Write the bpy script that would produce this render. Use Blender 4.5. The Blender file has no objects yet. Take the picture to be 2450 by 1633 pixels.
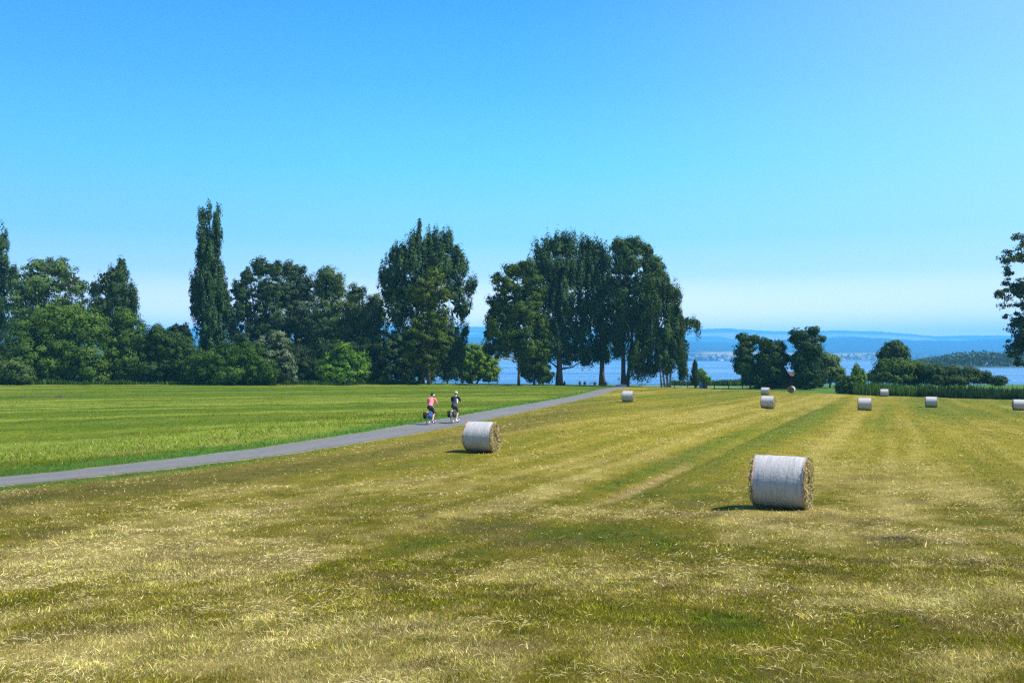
import bpy, bmesh, math, random
import numpy as np
from mathutils import Vector, Matrix

R = math.radians
rng = np.random.default_rng(7)
random.seed(7)
sc = bpy.context.scene
col = sc.collection

# ------------------------------------------------------------------ camera, sky, sun, exposure
F = 2122.0            # focal length in photograph pixels (2450 wide)
HY = 860.0            # horizon row in the photograph
cam_d = bpy.data.cameras.new('camera')
cam_d.sensor_width = 36.0
cam_d.lens = 36.0 * F / 2450.0
cam_d.clip_start = 0.1
cam_d.clip_end = 20000
cam = bpy.data.objects.new('camera', cam_d)
col.objects.link(cam)
cam.location = (0, 0, 0)
cam.rotation_euler = (R(90) + math.atan((HY - 816.5) / F), 0, 0)
sc.camera = cam

SUN_EL, SUN_AZ = R(53), R(104)     # azimuth clockwise from +Y
sun_dir = Vector((math.cos(SUN_EL) * math.sin(SUN_AZ), math.cos(SUN_EL) * math.cos(SUN_AZ), math.sin(SUN_EL)))
sd = bpy.data.lights.new('sun', 'SUN')
sd.energy = 5.0
sd.angle = R(0.53)
sd.color = (1.0, 0.95, 0.86)
sun = bpy.data.objects.new('sun', sd)
col.objects.link(sun)
sun.rotation_euler = (-sun_dir).to_track_quat('-Z', 'Y').to_euler()
sun.location = (60, -10, 80)

world = bpy.data.worlds.new('World')
sc.world = world
world.use_nodes = True
wn, wl = world.node_tree.nodes, world.node_tree.links
for n in list(wn): wn.remove(n)
def W(t, **k):
    n = wn.new(t)
    for a, b in k.items(): setattr(n, a, b)
    return n
wo = W('ShaderNodeOutputWorld')
bg = W('ShaderNodeBackground')
bg.inputs['Strength'].default_value = 0.1
sky = W('ShaderNodeTexSky', sky_type='NISHITA', sun_disc=False)
sky.sun_elevation = SUN_EL
sky.sun_rotation = SUN_AZ
sky.altitude = 400
sky.air_density = 1.0
sky.dust_density = 0.6
sky.ozone_density = 3.0
tc = W('ShaderNodeTexCoord')
sep = W('ShaderNodeSeparateXYZ')
wl.new(tc.outputs['Generated'], sep.inputs[0])
asn = W('ShaderNodeMath', operation='ARCSINE')
wl.new(sep.outputs['Z'], asn.inputs[0])
dv = W('ShaderNodeMath', operation='DIVIDE'); dv.inputs[1].default_value = math.pi / 2
wl.new(asn.outputs[0], dv.inputs[0])
ramp = W('ShaderNodeValToRGB')
wl.new(dv.outputs[0], ramp.inputs[0])
SKY = [(0.0, (3.0, 2.1, 1.15)), (0.03, (2.5, 2.0, 1.12)), (0.06, (.78, 1.02, 1.06)), (0.085, (.38, .84, 1.04)), (0.135, (.18, .74, 1.03)),
       (0.19, (.095, .53, 1.03)), (0.245, (.05, .39, 1.03)), (0.5, (.02, .15, .56)), (1.0, (.012, .08, .34))]
els = ramp.color_ramp.elements
els[0].position, els[0].color = SKY[0][0], (*SKY[0][1], 1)
els[1].position, els[1].color = SKY[-1][0], (*SKY[-1][1], 1)
for p, c in SKY[1:-1]:
    e = els.new(p); e.color = (*c, 1)
mr = W('ShaderNodeMapRange', interpolation_type='SMOOTHSTEP')
mr.inputs['From Min'].default_value = -0.05
mr.inputs['From Max'].default_value = 0.85
mr.inputs['To Max'].default_value = 0.40
wl.new(sep.outputs['X'], mr.inputs['Value'])
mx = W('ShaderNodeMix', data_type='RGBA')
wl.new(mr.outputs[0], mx.inputs['Factor'])
wl.new(ramp.outputs[0], mx.inputs[6])
mx.inputs[7].default_value = (1.0, 1.2, 1.03, 1)
ml = W('ShaderNodeMapRange', interpolation_type='SMOOTHSTEP')   # the side away from the sun is a purer blue
ml.inputs['From Min'].default_value = 0.05
ml.inputs['From Max'].default_value = -0.6
ml.inputs['To Max'].default_value = 0.7
wl.new(sep.outputs['X'], ml.inputs['Value'])
mx1 = W('ShaderNodeMix', data_type='RGBA', blend_type='MULTIPLY')
wl.new(ml.outputs[0], mx1.inputs['Factor'])
wl.new(mx.outputs[2], mx1.inputs[6])
mx1.inputs[7].default_value = (.66, .70, 1.0, 1)
sc10 = W('ShaderNodeVectorMath', operation='SCALE'); sc10.inputs['Scale'].default_value = 5.3
wl.new(mx1.outputs[2], sc10.inputs[0])
mx2 = W('ShaderNodeMix', data_type='RGBA')
mx2.inputs['Factor'].default_value = 0.94
wl.new(sky.outputs[0], mx2.inputs[6])
wl.new(sc10.outputs[0], mx2.inputs[7])
wl.new(mx2.outputs[2], bg.inputs['Color'])
wl.new(bg.outputs[0], wo.inputs['Surface'])

sc.view_settings.view_transform = 'Standard'
sc.view_settings.look = 'None'
sc.view_settings.exposure = 0.95
sc.view_settings.gamma = 1.0
sc.view_settings.use_curve_mapping = False
sc.render.engine = 'CYCLES'
sc.cycles.use_denoising = False
sc.cycles.max_bounces = 9
sc.cycles.diffuse_bounces = 3
sc.cycles.transmission_bounces = 3
sc.cycles.volume_bounces = 6
sc.cycles.transparent_max_bounces = 12
sc.cycles.sample_clamp_indirect = 4
sc.render.film_transparent = False
sc.cycles.filter_width = 1.35

# ------------------------------------------------------------------ helpers
def tag(o, label=None, cat=None, group=None, kind=None):
    if label: o['label'] = label
    if cat: o['category'] = cat
    if group: o['group'] = group
    if kind: o['kind'] = kind
    return o

def link(name, me, parent=None, loc=None):
    o = bpy.data.objects.new(name, me)
    col.objects.link(o)
    if parent: o.parent = parent
    if loc is not None: o.location = loc
    return o

def empty(name, loc, rz=0.0):
    o = bpy.data.objects.new(name, None)
    o.empty_display_size = 0.3
    col.objects.link(o)
    o.location = loc
    o.rotation_euler = (0, 0, rz)
    return o

def mesh_np(name, V, Fc, mats, colr=None, smooth=False, midx=None):
    V = np.ascontiguousarray(V, np.float32); Fc = np.ascontiguousarray(Fc, np.int32)
    me = bpy.data.meshes.new(name)
    n, k = Fc.shape
    me.vertices.add(len(V)); me.vertices.foreach_set('co', V.ravel())
    me.loops.add(n * k); me.loops.foreach_set('vertex_index', Fc.ravel())
    me.polygons.add(n)
    me.polygons.foreach_set('loop_start', np.arange(0, n * k, k, dtype=np.int32))
    me.polygons.foreach_set('loop_total', np.full(n, k, np.int32))
    if smooth: me.polygons.foreach_set('use_smooth', np.ones(n, bool))
    for m in (mats if isinstance(mats, (list, tuple)) else [mats]): me.materials.append(m)
    if midx is not None: me.polygons.foreach_set('material_index', np.ascontiguousarray(midx, np.int32))
    me.update(calc_edges=True)
    if colr is not None:
        a = me.color_attributes.new('Col', 'FLOAT_COLOR', 'POINT')
        c = np.ones((len(V), 4), np.float32); c[:, :3] = colr
        a.data.foreach_set('color', c.ravel())
    return me

class MB:
    """collects quads and triangles of several shapes into one mesh"""
    def __init__(s): s.v = []; s.f = []; s.m = []
    def add(s, V, Fs, m=0):
        o = len(s.v); s.v += [tuple(p) for p in V]
        for f in Fs: s.f.append([i + o for i in f]); s.m.append(m)
    def box(s, c, h, rot=None, m=0, top=1.0):
        P = []
        for z in (-1, 1):
            t = top if z > 0 else 1.0
            for x, y in ((-1, -1), (1, -1), (1, 1), (-1, 1)):
                p = Vector((x * h[0] * t, y * h[1] * t, z * h[2]))
                if rot: p = rot @ p
                P.append(p + Vector(c))
        s.add(P, [(3, 2, 1, 0), (4, 5, 6, 7), (0, 1, 5, 4), (1, 2, 6, 5), (2, 3, 7, 6), (3, 0, 4, 7)], m)
    def tube(s, pts, rad, n=6, m=0, cap=True, sq=1.0):
        pts = [Vector(p) for p in pts]
        if not hasattr(rad, '__len__'): rad = [rad] * len(pts)
        V = []; prev = None
        for i, p in enumerate(pts):
            t = (pts[min(i + 1, len(pts) - 1)] - pts[max(i - 1, 0)]).normalized()
            ref = prev if prev is not None and abs(prev.dot(t)) < .95 else (Vector((1, 0, 0)) if abs(t.x) < .9 else Vector((0, 1, 0)))
            a = (ref - t * ref.dot(t)).normalized(); b = t.cross(a); prev = a
            for k in range(n):
                w = 2 * math.pi * k / n
                V.append(p + a * math.cos(w) * rad[i] + b * math.sin(w) * rad[i] * sq)
        Fs = []
        for i in range(len(pts) - 1):
            for k in range(n):
                Fs.append((i * n + k, i * n + (k + 1) % n, (i + 1) * n + (k + 1) % n, (i + 1) * n + k))
        if cap:
            Fs.append(tuple(range(n - 1, -1, -1))); Fs.append(tuple((len(pts) - 1) * n + k for k in range(n)))
        s.add(V, Fs, m)
    def ring(s, c, axis, r, t, n=28, m=0, k=6):
        """torus: centre, axis, major radius, tube radius"""
        ax = Vector(axis).normalized()
        a = ax.orthogonal().normalized(); b = ax.cross(a)
        V = []; Fs = []
        for i in range(n):
            w = 2 * math.pi * i / n; d = a * math.cos(w) + b * math.sin(w)
            for j in range(k):
                u = 2 * math.pi * j / k
                V.append(Vector(c) + d * (r + t * math.cos(u)) + ax * t * math.sin(u))
        for i in range(n):
            for j in range(k):
                Fs.append((i * k + j, ((i + 1) % n) * k + j, ((i + 1) % n) * k + (j + 1) % k, i * k + (j + 1) % k))
        s.add(V, Fs, m)
    def ell(s, c, r, nu=12, nv=8, m=0, rot=None, zmin=-1.0):
        V = []; Fs = []
        for j in range(nv + 1):
            ph = math.acos(max(-1, zmin)) * j / nv
            for i in range(nu):
                th = 2 * math.pi * i / nu
                p = Vector((r[0] * math.sin(ph) * math.cos(th), r[1] * math.sin(ph) * math.sin(th), r[2] * math.cos(ph)))
                if rot: p = rot @ p
                V.append(p + Vector(c))
        for j in range(nv):
            for i in range(nu):
                Fs.append((j * nu + i, (j + 1) * nu + i, (j + 1) * nu + (i + 1) % nu, j * nu + (i + 1) % nu))
        s.add(V, Fs, m)
    def mesh(s, name, mats, smooth=True):
        me = bpy.data.meshes.new(name)
        me.from_pydata(s.v, [], s.f)
        for m in (mats if isinstance(mats, (list, tuple)) else [mats]): me.materials.append(m)
        me.polygons.foreach_set('material_index', np.array(s.m, np.int32))
        if smooth: me.polygons.foreach_set('use_smooth', np.ones(len(s.f), bool))
        me.update()
        return me
    def build(s, name, mats, parent=None, smooth=True, loc=None):
        return link(name, s.mesh(name, mats, smooth), parent, loc)

# hashed lattice noise
def _h(ix, iy, seed):
    with np.errstate(over='ignore'):
        a = ix.astype(np.int64).astype(np.uint32) * np.uint32(374761393) + iy.astype(np.int64).astype(np.uint32) * np.uint32(668265263) + np.uint32((seed * 2246822519) % (2 ** 32))
        a = (a ^ (a >> np.uint32(13))) * np.uint32(1274126177)
        a = a ^ (a >> np.uint32(16))
    return a.astype(np.float64) / 4294967295.0
def vnoise(x, y, seed=0):
    ix, iy = np.floor(x), np.floor(y); fx, fy = x - ix, y - iy
    fx = fx * fx * (3 - 2 * fx); fy = fy * fy * (3 - 2 * fy)
    a, b, c, d = _h(ix, iy, seed), _h(ix + 1, iy, seed), _h(ix, iy + 1, seed), _h(ix + 1, iy + 1, seed)
    return (a * (1 - fx) + b * fx) * (1 - fy) + (c * (1 - fx) + d * fx) * fy
def fbm(x, y, o=3, seed=0):
    t = 0; s = 0; a = 1.0
    for i in range(o):
        t = t + a * vnoise(x * 2 ** i + 17.3 * i, y * 2 ** i - 9.1 * i, seed + i); s += a; a *= .5
    return t / s
def sstep(a, b, x):
    t = np.clip((x - a) / (b - a), 0, 1); return t * t * (3 - 2 * t)

# materials
def new_mat(name):
    m = bpy.data.materials.new(name); m.use_nodes = True
    nt = m.node_tree
    return m, nt.nodes, nt.links, nt.nodes['Principled BSDF']
def simple(name, c, rough=.7, var=.25, scale=6.0, metal=0.0, spec=.3, c2=None, bump=0.0, coord='Object', stretch=(1, 1, 1)):
    m, n, l, p = new_mat(name)
    t = n.new('ShaderNodeTexCoord'); mp = n.new('ShaderNodeMapping'); mp.inputs['Scale'].default_value = stretch
    nz = n.new('ShaderNodeTexNoise'); nz.inputs['Scale'].default_value = scale; nz.inputs['Detail'].default_value = 4
    l.new(t.outputs[coord], mp.inputs[0]); l.new(mp.outputs[0], nz.inputs['Vector'])
    r = n.new('ShaderNodeValToRGB')
    r.color_ramp.elements[0].position = .3; r.color_ramp.elements[1].position = .72
    a = c if c2 is None else c2
    k = 1 - var if c2 is None else 1
    r.color_ramp.elements[0].color = (a[0] * k, a[1] * k, a[2] * k, 1)
    k = 1 + var if c2 is None else 1
    r.color_ramp.elements[1].color = (min(1, c[0] * k), min(1, c[1] * k), min(1, c[2] * k), 1)
    l.new(nz.outputs['Fac'], r.inputs[0]); l.new(r.outputs[0], p.inputs['Base Color'])
    p.inputs['Roughness'].default_value = rough; p.inputs['Metallic'].default_value = metal
    p.inputs['Specular IOR Level'].default_value = spec
    if bump:
        b = n.new('ShaderNodeBump'); b.inputs['Strength'].default_value = bump; b.inputs['Distance'].default_value = .03
        l.new(nz.outputs['Fac'], b.inputs['Height']); l.new(b.outputs[0], p.inputs['Normal'])
    return m
def foliage_mat(name, transl=.3, rough=.55, spec=.25):
    m, n, l, p = new_mat(name)
    out = n['Material Output']
    at = n.new('ShaderNodeVertexColor'); at.layer_name = 'Col'
    l.new(at.outputs[0], p.inputs['Base Color'])
    p.inputs['Roughness'].default_value = rough; p.inputs['Specular IOR Level'].default_value = spec
    tr = n.new('ShaderNodeBsdfTranslucent'); hs = n.new('ShaderNodeMix'); hs.data_type = 'RGBA'; hs.blend_type = 'MULTIPLY'
    hs.inputs['Factor'].default_value = 1; hs.inputs[7].default_value = (1.25, 1.2, .5, 1)
    l.new(at.outputs[0], hs.inputs[6]); l.new(hs.outputs[2], tr.inputs['Color'])
    ms = n.new('ShaderNodeMixShader'); ms.inputs[0].default_value = transl
    l.new(p.outputs[0], ms.inputs[1]); l.new(tr.outputs[0], ms.inputs[2]); l.new(ms.outputs[0], out.inputs['Surface'])
    return m

M_LEAF = foliage_mat('leaf', .22, .7, .08)
M_GRASS = foliage_mat('grass_blade', .22, .8, .02)
M_BARK = simple('bark', (.075, .06, .045), .9, .45, 3.0, bump=.6, stretch=(3, 3, .6))
M_BIRCH = simple('birch_bark', (.42, .40, .37), .8, c2=(.05, .045, .04), scale=5, stretch=(1, 1, 1.6))

# ------------------------------------------------------------------ terrain function
LAKE = -6.3
def cp(px, py, d): return ((px - 1225) / F * d, d, -(py - HY) / F * d)
CP = [cp(1225, 1633, 6.5), cp(0, 1633, 6.6), cp(2450, 1633, 6.4), cp(1225, 1400, 11.5), cp(300, 1400, 11.8), cp(2200, 1400, 11.3),
      cp(1870, 1213, 20.9), cp(900, 1213, 21.6), cp(0, 1152, 27), cp(2450, 1200, 21.5), cp(1155, 1078, 36.3), cp(1033, 1017, 49.5), cp(1089, 1013, 50.5),
      cp(0, 1010, 50), cp(400, 1040, 43), cp(1838, 978, 85), cp(2068, 981, 85), cp(1503, 960, 98), cp(2227, 973, 102), cp(2435, 983, 98), cp(2450, 1075, 42),
      cp(1832, 944, 140), cp(1893, 939, 160), cp(2116, 949.5, 145), cp(100, 920, 165), cp(500, 920, 172), cp(900, 919, 188), cp(1200, 919, 205), cp(1500, 924, 203),
      cp(1700, 926.5, 200), cp(1900, 930, 190), cp(2450, 957, 130), cp(0, 960, 90), cp(600, 960, 90), cp(1000, 945, 120), cp(2300, 953, 138),
      (-20, 0, -1.75), (20, 0, -1.75), (0, 0, -1.75), (0, -20, -1.5), (110, 200, -6.1), (-120, 210, -5.6), (0, 222, -6.05), (60, 222, -6.15), (150, 150, -6.1)]
CP = np.array(CP)
def _feat(X, Y): return np.stack([np.asarray(X, float) / 40.0, np.sqrt(np.maximum(np.asarray(Y, float), 0) + 3) / 2.0], -1)
_P = _feat(CP[:, 0], CP[:, 1])
def _tps(r2): return .5 * r2 * np.log(np.maximum(r2, 1e-9))
_n = len(CP)
_A = np.zeros((_n + 3, _n + 3))
_A[:_n, :_n] = _tps(((_P[:, None] - _P[None]) ** 2).sum(-1)) + np.eye(_n) * .25
_A[:_n, _n] = 1; _A[:_n, _n + 1:] = _P; _A[_n, :_n] = 1; _A[_n + 1:, :_n] = _P.T
_w = np.linalg.solve(_A, np.concatenate([CP[:, 2], np.zeros(3)]))
def ground_base(X, Y):
    X = np.asarray(X, float); Y = np.asarray(Y, float)
    lim = 25 + .95 * np.maximum(Y, 0)
    Xc = np.clip(X, -lim, lim)
    q = _feat(Xc, np.clip(Y, -2, 226)); sh = q.shape[:-1]; q = q.reshape(-1, 2)
    z = np.empty(len(q))
    for i in range(0, len(q), 40000):
        b = q[i:i + 40000]
        z[i:i + 40000] = _tps(((b[:, None] - _P[None]) ** 2).sum(-1)) @ _w[:_n] + _w[_n] + b @ _w[_n + 1:]
    z = z.reshape(sh)
    shore = 227 + 5 * (fbm(X * .03, Y * 0 + 3.3, 2, 5) - .5)
    t = sstep(shore - 8, shore + 10, Y)
    return z * (1 - t) + (-7.6) * t
def unproj(px, py):
    Ys = np.concatenate([np.arange(3, 30, .05), np.arange(30, 232, .2)])
    Xs = (px - 1225) / F * Ys
    dz = ground_base(Xs, Ys) - (-(py - HY) / F * Ys)
    i = int(np.argmax(dz > 0))
    return float(Xs[i]), float(Ys[i])

def X_of0(px, d): return (px - 1225) / F * d
# the tarmac path: centre line on the ground
pp = np.array([unproj(px, py) for px, py in [(0, 1152.5), (100, 1143), (200, 1132.5), (400, 1110), (600, 1088), (700, 1073.5), (800, 1057.5), (900, 1042), (1000, 1025), (1100, 1006), (1200, 986), (1300, 967), (1400, 947.5)]])
d0 = pp[0] - pp[2]; d0 /= np.linalg.norm(d0)
pre = np.array([pp[0] + d0 * k for k in (24, 16, 8, 4)])
xe = X_of0(1500, 203.0)
tail = np.array([[X_of0(1455, 168.0), 168.0], [xe - 1.5, 197.0], [xe + 2.5, 203.0], [xe + 9, 205.5], [xe + 20, 203.5], [56, 199.5], [66, 198]])
PATH = np.concatenate([pre, pp, tail])
seg = np.linalg.norm(np.diff(PATH, axis=0), axis=1); cum = np.concatenate([[0], np.cumsum(seg)])
tt = np.arange(0, cum[-1], .5)
PATH = np.stack([np.interp(tt, cum, PATH[:, 0]), np.interp(tt, cum, PATH[:, 1])], 1)
k = np.hanning(37)[1:-1]; k /= k.sum()
pad = np.pad(PATH, ((17, 17), (0, 0)), mode='reflect', reflect_type='odd')
PATH = np.stack([np.convolve(pad[:, i], k, 'valid') for i in (0, 1)], 1)
PT = np.gradient(PATH, axis=0); PT /= np.linalg.norm(PT, axis=1)[:, None]
PN = np.stack([PT[:, 1], -PT[:, 0]], 1)       # points to the right of the way
PLEN = np.arange(len(PATH)) * .5
HALF = np.interp(PATH[:, 1], [18, 28, 45, 70], [1.0, 1.05, 1.25, 1.42])
_ps, _pn = PATH[::4], PN[::4]
def path_sd(X, Y):
    """signed distance to the path centre line, positive on its right"""
    X = np.asarray(X, float); Y = np.asarray(Y, float); sh = X.shape
    x, y = X.ravel(), Y.ravel(); out = np.empty(len(x))
    for i in range(0, len(x), 60000):
        dx = x[i:i + 60000, None] - _ps[None, :, 0]; dy = y[i:i + 60000, None] - _ps[None, :, 1]
        j = np.argmin(dx * dx + dy * dy, 1); a = np.arange(len(j))
        d = np.sqrt(dx[a, j] ** 2 + dy[a, j] ** 2); nn = _pn[j]
        lat = dx[a, j] * nn[:, 0] + dy[a, j] * nn[:, 1]
        out[i:i + 60000] = np.where(d < 3.5, lat, np.sign(lat) * d)
    return out.reshape(sh)

ROW = R(23); RC, RS = math.cos(ROW), math.sin(ROW)
LROW = R(52); LC, LS = math.cos(LROW), math.sin(LROW)
DITCH = -6.7
def patch(px, py, rx, ry, amp):
    x, y = unproj(px, py)
    h = -float(ground_base(x, y))
    return (x, y, rx * y / F, ry * y * y / (F * h), amp)
# dry / green areas in the mown field
DRY = [patch(330, 1330, 420, 120, .42), patch(800, 1190, 330, 60, .22), patch(2180, 1420, 380, 60, .30), patch(1850, 1280, 260, 40, .30), patch(200, 1560, 330, 70, .28),
       patch(2300, 1590, 240, 60, .36), patch(1230, 1110, 200, 25, .12), patch(1350, 1440, 420, 100, -.44), patch(1480, 1270, 280, 55, -.48), patch(1700, 1180, 180, 40, -.16),
       patch(250, 1190, 300, 24, -.18), patch(900, 1110, 300, 24, -.20), patch(2060, 1380, 60, 16, -.2), patch(1330, 1330, 130, 22, -.24), patch(640, 1475, 70, 16, .3),
       patch(2390, 1250, 120, 50, -.18), patch(1720, 1480, 160, 40, -.22), patch(2000, 1130, 150, 60, .06), patch(1965, 1214, 50, 9, .45), patch(1900, 1226, 90, 8, .3)]
SOIL = [patch(2135, 1282, 48, 12, 1), patch(1270, 1385, 40, 9, .7), patch(940, 1395, 45, 10, .7), patch(640, 1450, 60, 8, .45), patch(486, 1069, 16, 3, .9), patch(1010, 1240, 22, 5, .8), patch(1105, 1246, 26, 5, .8)]
GREEN = np.array([.080, .113, .004]); OLIVE = np.array([.182, .155, .009]); STRAW = np.array([.42, .335, .100]); DARK = np.array([.085, .072, .016])
def field(X, Y):
    X = np.asarray(X, float); Y = np.asarray(Y, float)
    pd = path_sd(X, Y)
    s = X * RC - Y * RS; u = X * RS + Y * RC
    wob = (fbm(X * .08, Y * .08, 2, 40) - .5) * 2.5
    n1 = .36 * fbm((s + wob * .5) * .30, u * .006, 2, 13) + .36 * fbm((s + wob * .25) * .8, u * .011, 2, 14) + .28 * fbm((s + wob * .15) * 2.1, u * .03, 2, 15); n2 = fbm(s * .6, u * .26, 3, 21); n3 = fbm(s * .14, u * .03, 2, 31)
    n5 = fbm(X * .9 + 40, Y * .9, 3, 35)
    n4 = fbm(X * 2.2, Y * 2.2, 2, 61)
    near = 1 - sstep(18, 40, Y)
    dry = .42 + .17 * near + (n1 - .5) * (2.1 - 1.0 * near) + (n2 - .5) * (.30 + .6 * near) + (n3 - .5) * .45 + (n4 - .5) * .6 * near
    for (x, y, rx, ry, a) in DRY:
        dry = dry + a * np.exp(-((X - x) / rx) ** 2 - ((Y - y) / ry) ** 2)
    # the old furrow and the bands beside it
    e = s - DITCH + (fbm(u * .25, u * 0, 2, 71) - .5) * .35
    lim = sstep(17, 26, u) * (1 - sstep(95, 120, u))
    dry = dry + lim * (-.02 * np.exp(-((e + 2.6) / 2.2) ** 2) - .09 * np.exp(-((e - 1.9) / 1.3) ** 2) - .24 * np.exp(-((e - .35) / .25) ** 2) - .14 * np.exp(-((e + .9) / .35) ** 2))
    furrow = lim * np.exp(-((e + .1) / .14) ** 2) * np.clip(np.exp(-((u - 24) / 4.5) ** 2) + .75 * sstep(.48, .66, fbm(u * .16, u * 0 + 7, 2, 72)), 0, 1)
    # left field
    s2 = X * LC - Y * LS; u2 = X * LS + Y * LC
    m1 = fbm((s2 + wob) * .33, u2 * .015, 3, 81); m2 = fbm(s2 * .07, u2 * .02, 2, 83)
    dryL = .36 + (m1 - .5) * 1.25 + (n2 - .5) * .3 + (m2 - .5) * .7
    dryL = dryL + .30 * np.exp(-((pd + 6.5) / 3.0) ** 2) * (1 - sstep(45, 80, Y))
    left = pd < 0
    top = 1.15 - .50 * (1 - near)
    dry = np.where(dry > .5, .5 + (dry - .5) * (1 - .45 * (1 - near)), dry)
    dd = np.where(left, np.clip(dryL, 0, .68), np.clip(np.minimum(dry, top), .06, 1.15))
    # green verges, brown strip right of the path
    vg = np.where(left, np.exp(-((pd + 2.1) / .9) ** 2), 1.1 * np.exp(-((pd - 1.6) / .5) ** 2) * (1 - sstep(-12, -4, X)))
    vg = np.clip(vg * (.55 + .9 * (n2)), 0, 1)
    dk = np.where(left, 0, np.exp(-((pd - 4.2) / 2.2) ** 2) * (1 - sstep(60, 120, Y)) * .62)
    a = np.clip(dd / .5, 0, 1)[..., None]; b = np.clip((dd - .5) / .5, 0, 1)[..., None]
    c = GREEN * (1 - a) + OLIVE * a; c = c * (1 - b) + STRAW * b
    c = np.where(left[..., None], c * np.array([.53, .83, .42]), c)
    c = c * (1 - dk[..., None]) + DARK * dk[..., None]
    c = c * (1 - vg[..., None]) + np.array([.05, .125, .014]) * vg[..., None]
    br = (sstep(.56, .72, n5) * np.where(left, .15, .18 + .30 * near) * (1 - .7 * vg))[..., None]
    c = c * (1 - br) + np.array([.165, .115, .045]) * br
    fz = np.clip(furrow, 0, 1)[..., None]
    c = c * (1 - .8 * fz) + np.array([.33, .235, .11]) * .8 * fz
    so = np.zeros_like(X)
    for (x, y, rx, ry, am) in SOIL:
        so = np.maximum(so, am * np.exp(-(((X - x) / rx) ** 2 + ((Y - y) / ry) ** 2) * (.6 + 1.2 * n4)))
    c = c * (1 - so[..., None]) + np.array([.05, .04, .03]) * so[..., None]
    # the dried rim of the meadow, then lawn on the shore
    far = field_end(X)
    rim = np.exp(-((Y - far + 1.5) / 1.8) ** 2) * (.3 + .7 * n2) * .7
    c = c * (1 - rim[..., None]) + np.array([.36, .29, .10]) * rim[..., None]
    lw = sstep(far - 1, far + 1, Y + (n2 - .5) * 3)[..., None]
    c = c * (1 - lw) + np.array([.055, .12, .014]) * (.75 + .5 * n2[..., None]) * lw
    return c, dd, pd, vg, so
FE = np.array([(-700, 163), (0, 165), (300, 168), (560, 174), (700, 180), (1000, 190), (1240, 206), (1450, 206), (1500, 200), (1640, 192), (1880, 166), (2045, 151), (2450, 131), (3200, 118)], float)
_fr = (FE[:, 0] - 1225) / F
def field_end(X):
    X = np.asarray(X, float); y = np.full(X.shape, 180.0)
    for _ in range(8): y = .5 * y + .5 * np.interp(X / y, _fr, FE[:, 1])
    return y
def ground(X, Y, pd=None):
    X = np.asarray(X, float); Y = np.asarray(Y, float)
    if pd is None: pd = path_sd(X, Y)
    z = ground_base(X, Y)
    s = X * RC - Y * RS; u = X * RS + Y * RC
    k = sstep(1.6, 3.5, np.abs(pd))
    z = z + k * ((fbm(X * .6, Y * .6, 3, 91) - .5) * .16 + (fbm(s * .45, u * .04, 2, 93) - .5) * .12)
    e = s - DITCH
    z = z - k * .10 * np.exp(-((e - .1) / .35) ** 2) * sstep(17, 26, u) * (1 - sstep(95, 120, u))
    return z
def gz(x, y): return float(ground(np.array([x]), np.array([y]))[0])
def X_of(px, d): return (px - 1225) / F * d
def Z_of(py, d): return -(py - HY) / F * d

# ------------------------------------------------------------------ ground sheet
NX, NY = 300, 360
Yg = np.concatenate([np.linspace(-25, 2.5, 40), np.geomspace(2.6, 250, NY - 40)])
uu = np.linspace(-1, 1, NX); uu = .5 * uu + .5 * uu ** 3
HW = np.where(Yg < 0, 40, 40 + 1.05 * Yg)
Xg = uu[None, :] * HW[:, None]; Yg2 = np.repeat(Yg[:, None], NX, 1)
pdg = path_sd(Xg, Yg2)
Zg = ground(Xg, Yg2, pdg)
cg = field(Xg, Yg2)[0] * (.50 + .50 * sstep(13, 45, Yg2))[..., None]  # darker thatch near the camera, with shade between the blades painted in
idx = np.arange(NX * NY).reshape(NY, NX)
Fq = np.stack([idx[:-1, :-1], idx[:-1, 1:], idx[1:, 1:], idx[1:, :-1]], -1).reshape(-1, 4)
m, n, l, p = new_mat('meadow')
at = n.new('ShaderNodeVertexColor'); at.layer_name = 'Col'
t = n.new('ShaderNodeTexCoord')
n1 = n.new('ShaderNodeTexNoise'); n1.inputs['Scale'].default_value = 1.6; n1.inputs['Detail'].default_value = 8; n1.inputs['Roughness'].default_value = .75
n2 = n.new('ShaderNodeTexNoise'); n2.inputs['Scale'].default_value = 14; n2.inputs['Detail'].default_value = 6; n2.inputs['Roughness'].default_value = .8
for q in (n1, n2): l.new(t.outputs['Object'], q.inputs['Vector'])
ad = n.new('ShaderNodeMath'); ad.operation = 'ADD'; l.new(n1.outputs['Fac'], ad.inputs[0]); l.new(n2.outputs['Fac'], ad.inputs[1])
r = n.new('ShaderNodeMapRange'); r.inputs['From Min'].default_value = .65; r.inputs['From Max'].default_value = 1.4
r.inputs['To Min'].default_value = .42; r.inputs['To Max'].default_value = 1.5
l.new(ad.outputs[0], r.inputs['Value'])
vm = n.new('ShaderNodeVectorMath'); vm.operation = 'SCALE'
l.new(at.outputs[0], vm.inputs[0]); l.new(r.outputs[0], vm.inputs['Scale']); l.new(vm.outputs[0], p.inputs['Base Color'])
b = n.new('ShaderNodeBump'); b.inputs['Strength'].default_value = .5; b.inputs['Distance'].default_value = .05
l.new(ad.outputs[0], b.inputs['Height']); l.new(b.outputs[0], p.inputs['Normal'])
p.inputs['Roughness'].default_value = .9; p.inputs['Specular IOR Level'].default_value = .1
tag(link('ground', mesh_np('ground', np.stack([Xg, Yg2, Zg], -1).reshape(-1, 3), Fq, m, cg.reshape(-1, 3), smooth=True)), kind='structure')

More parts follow.
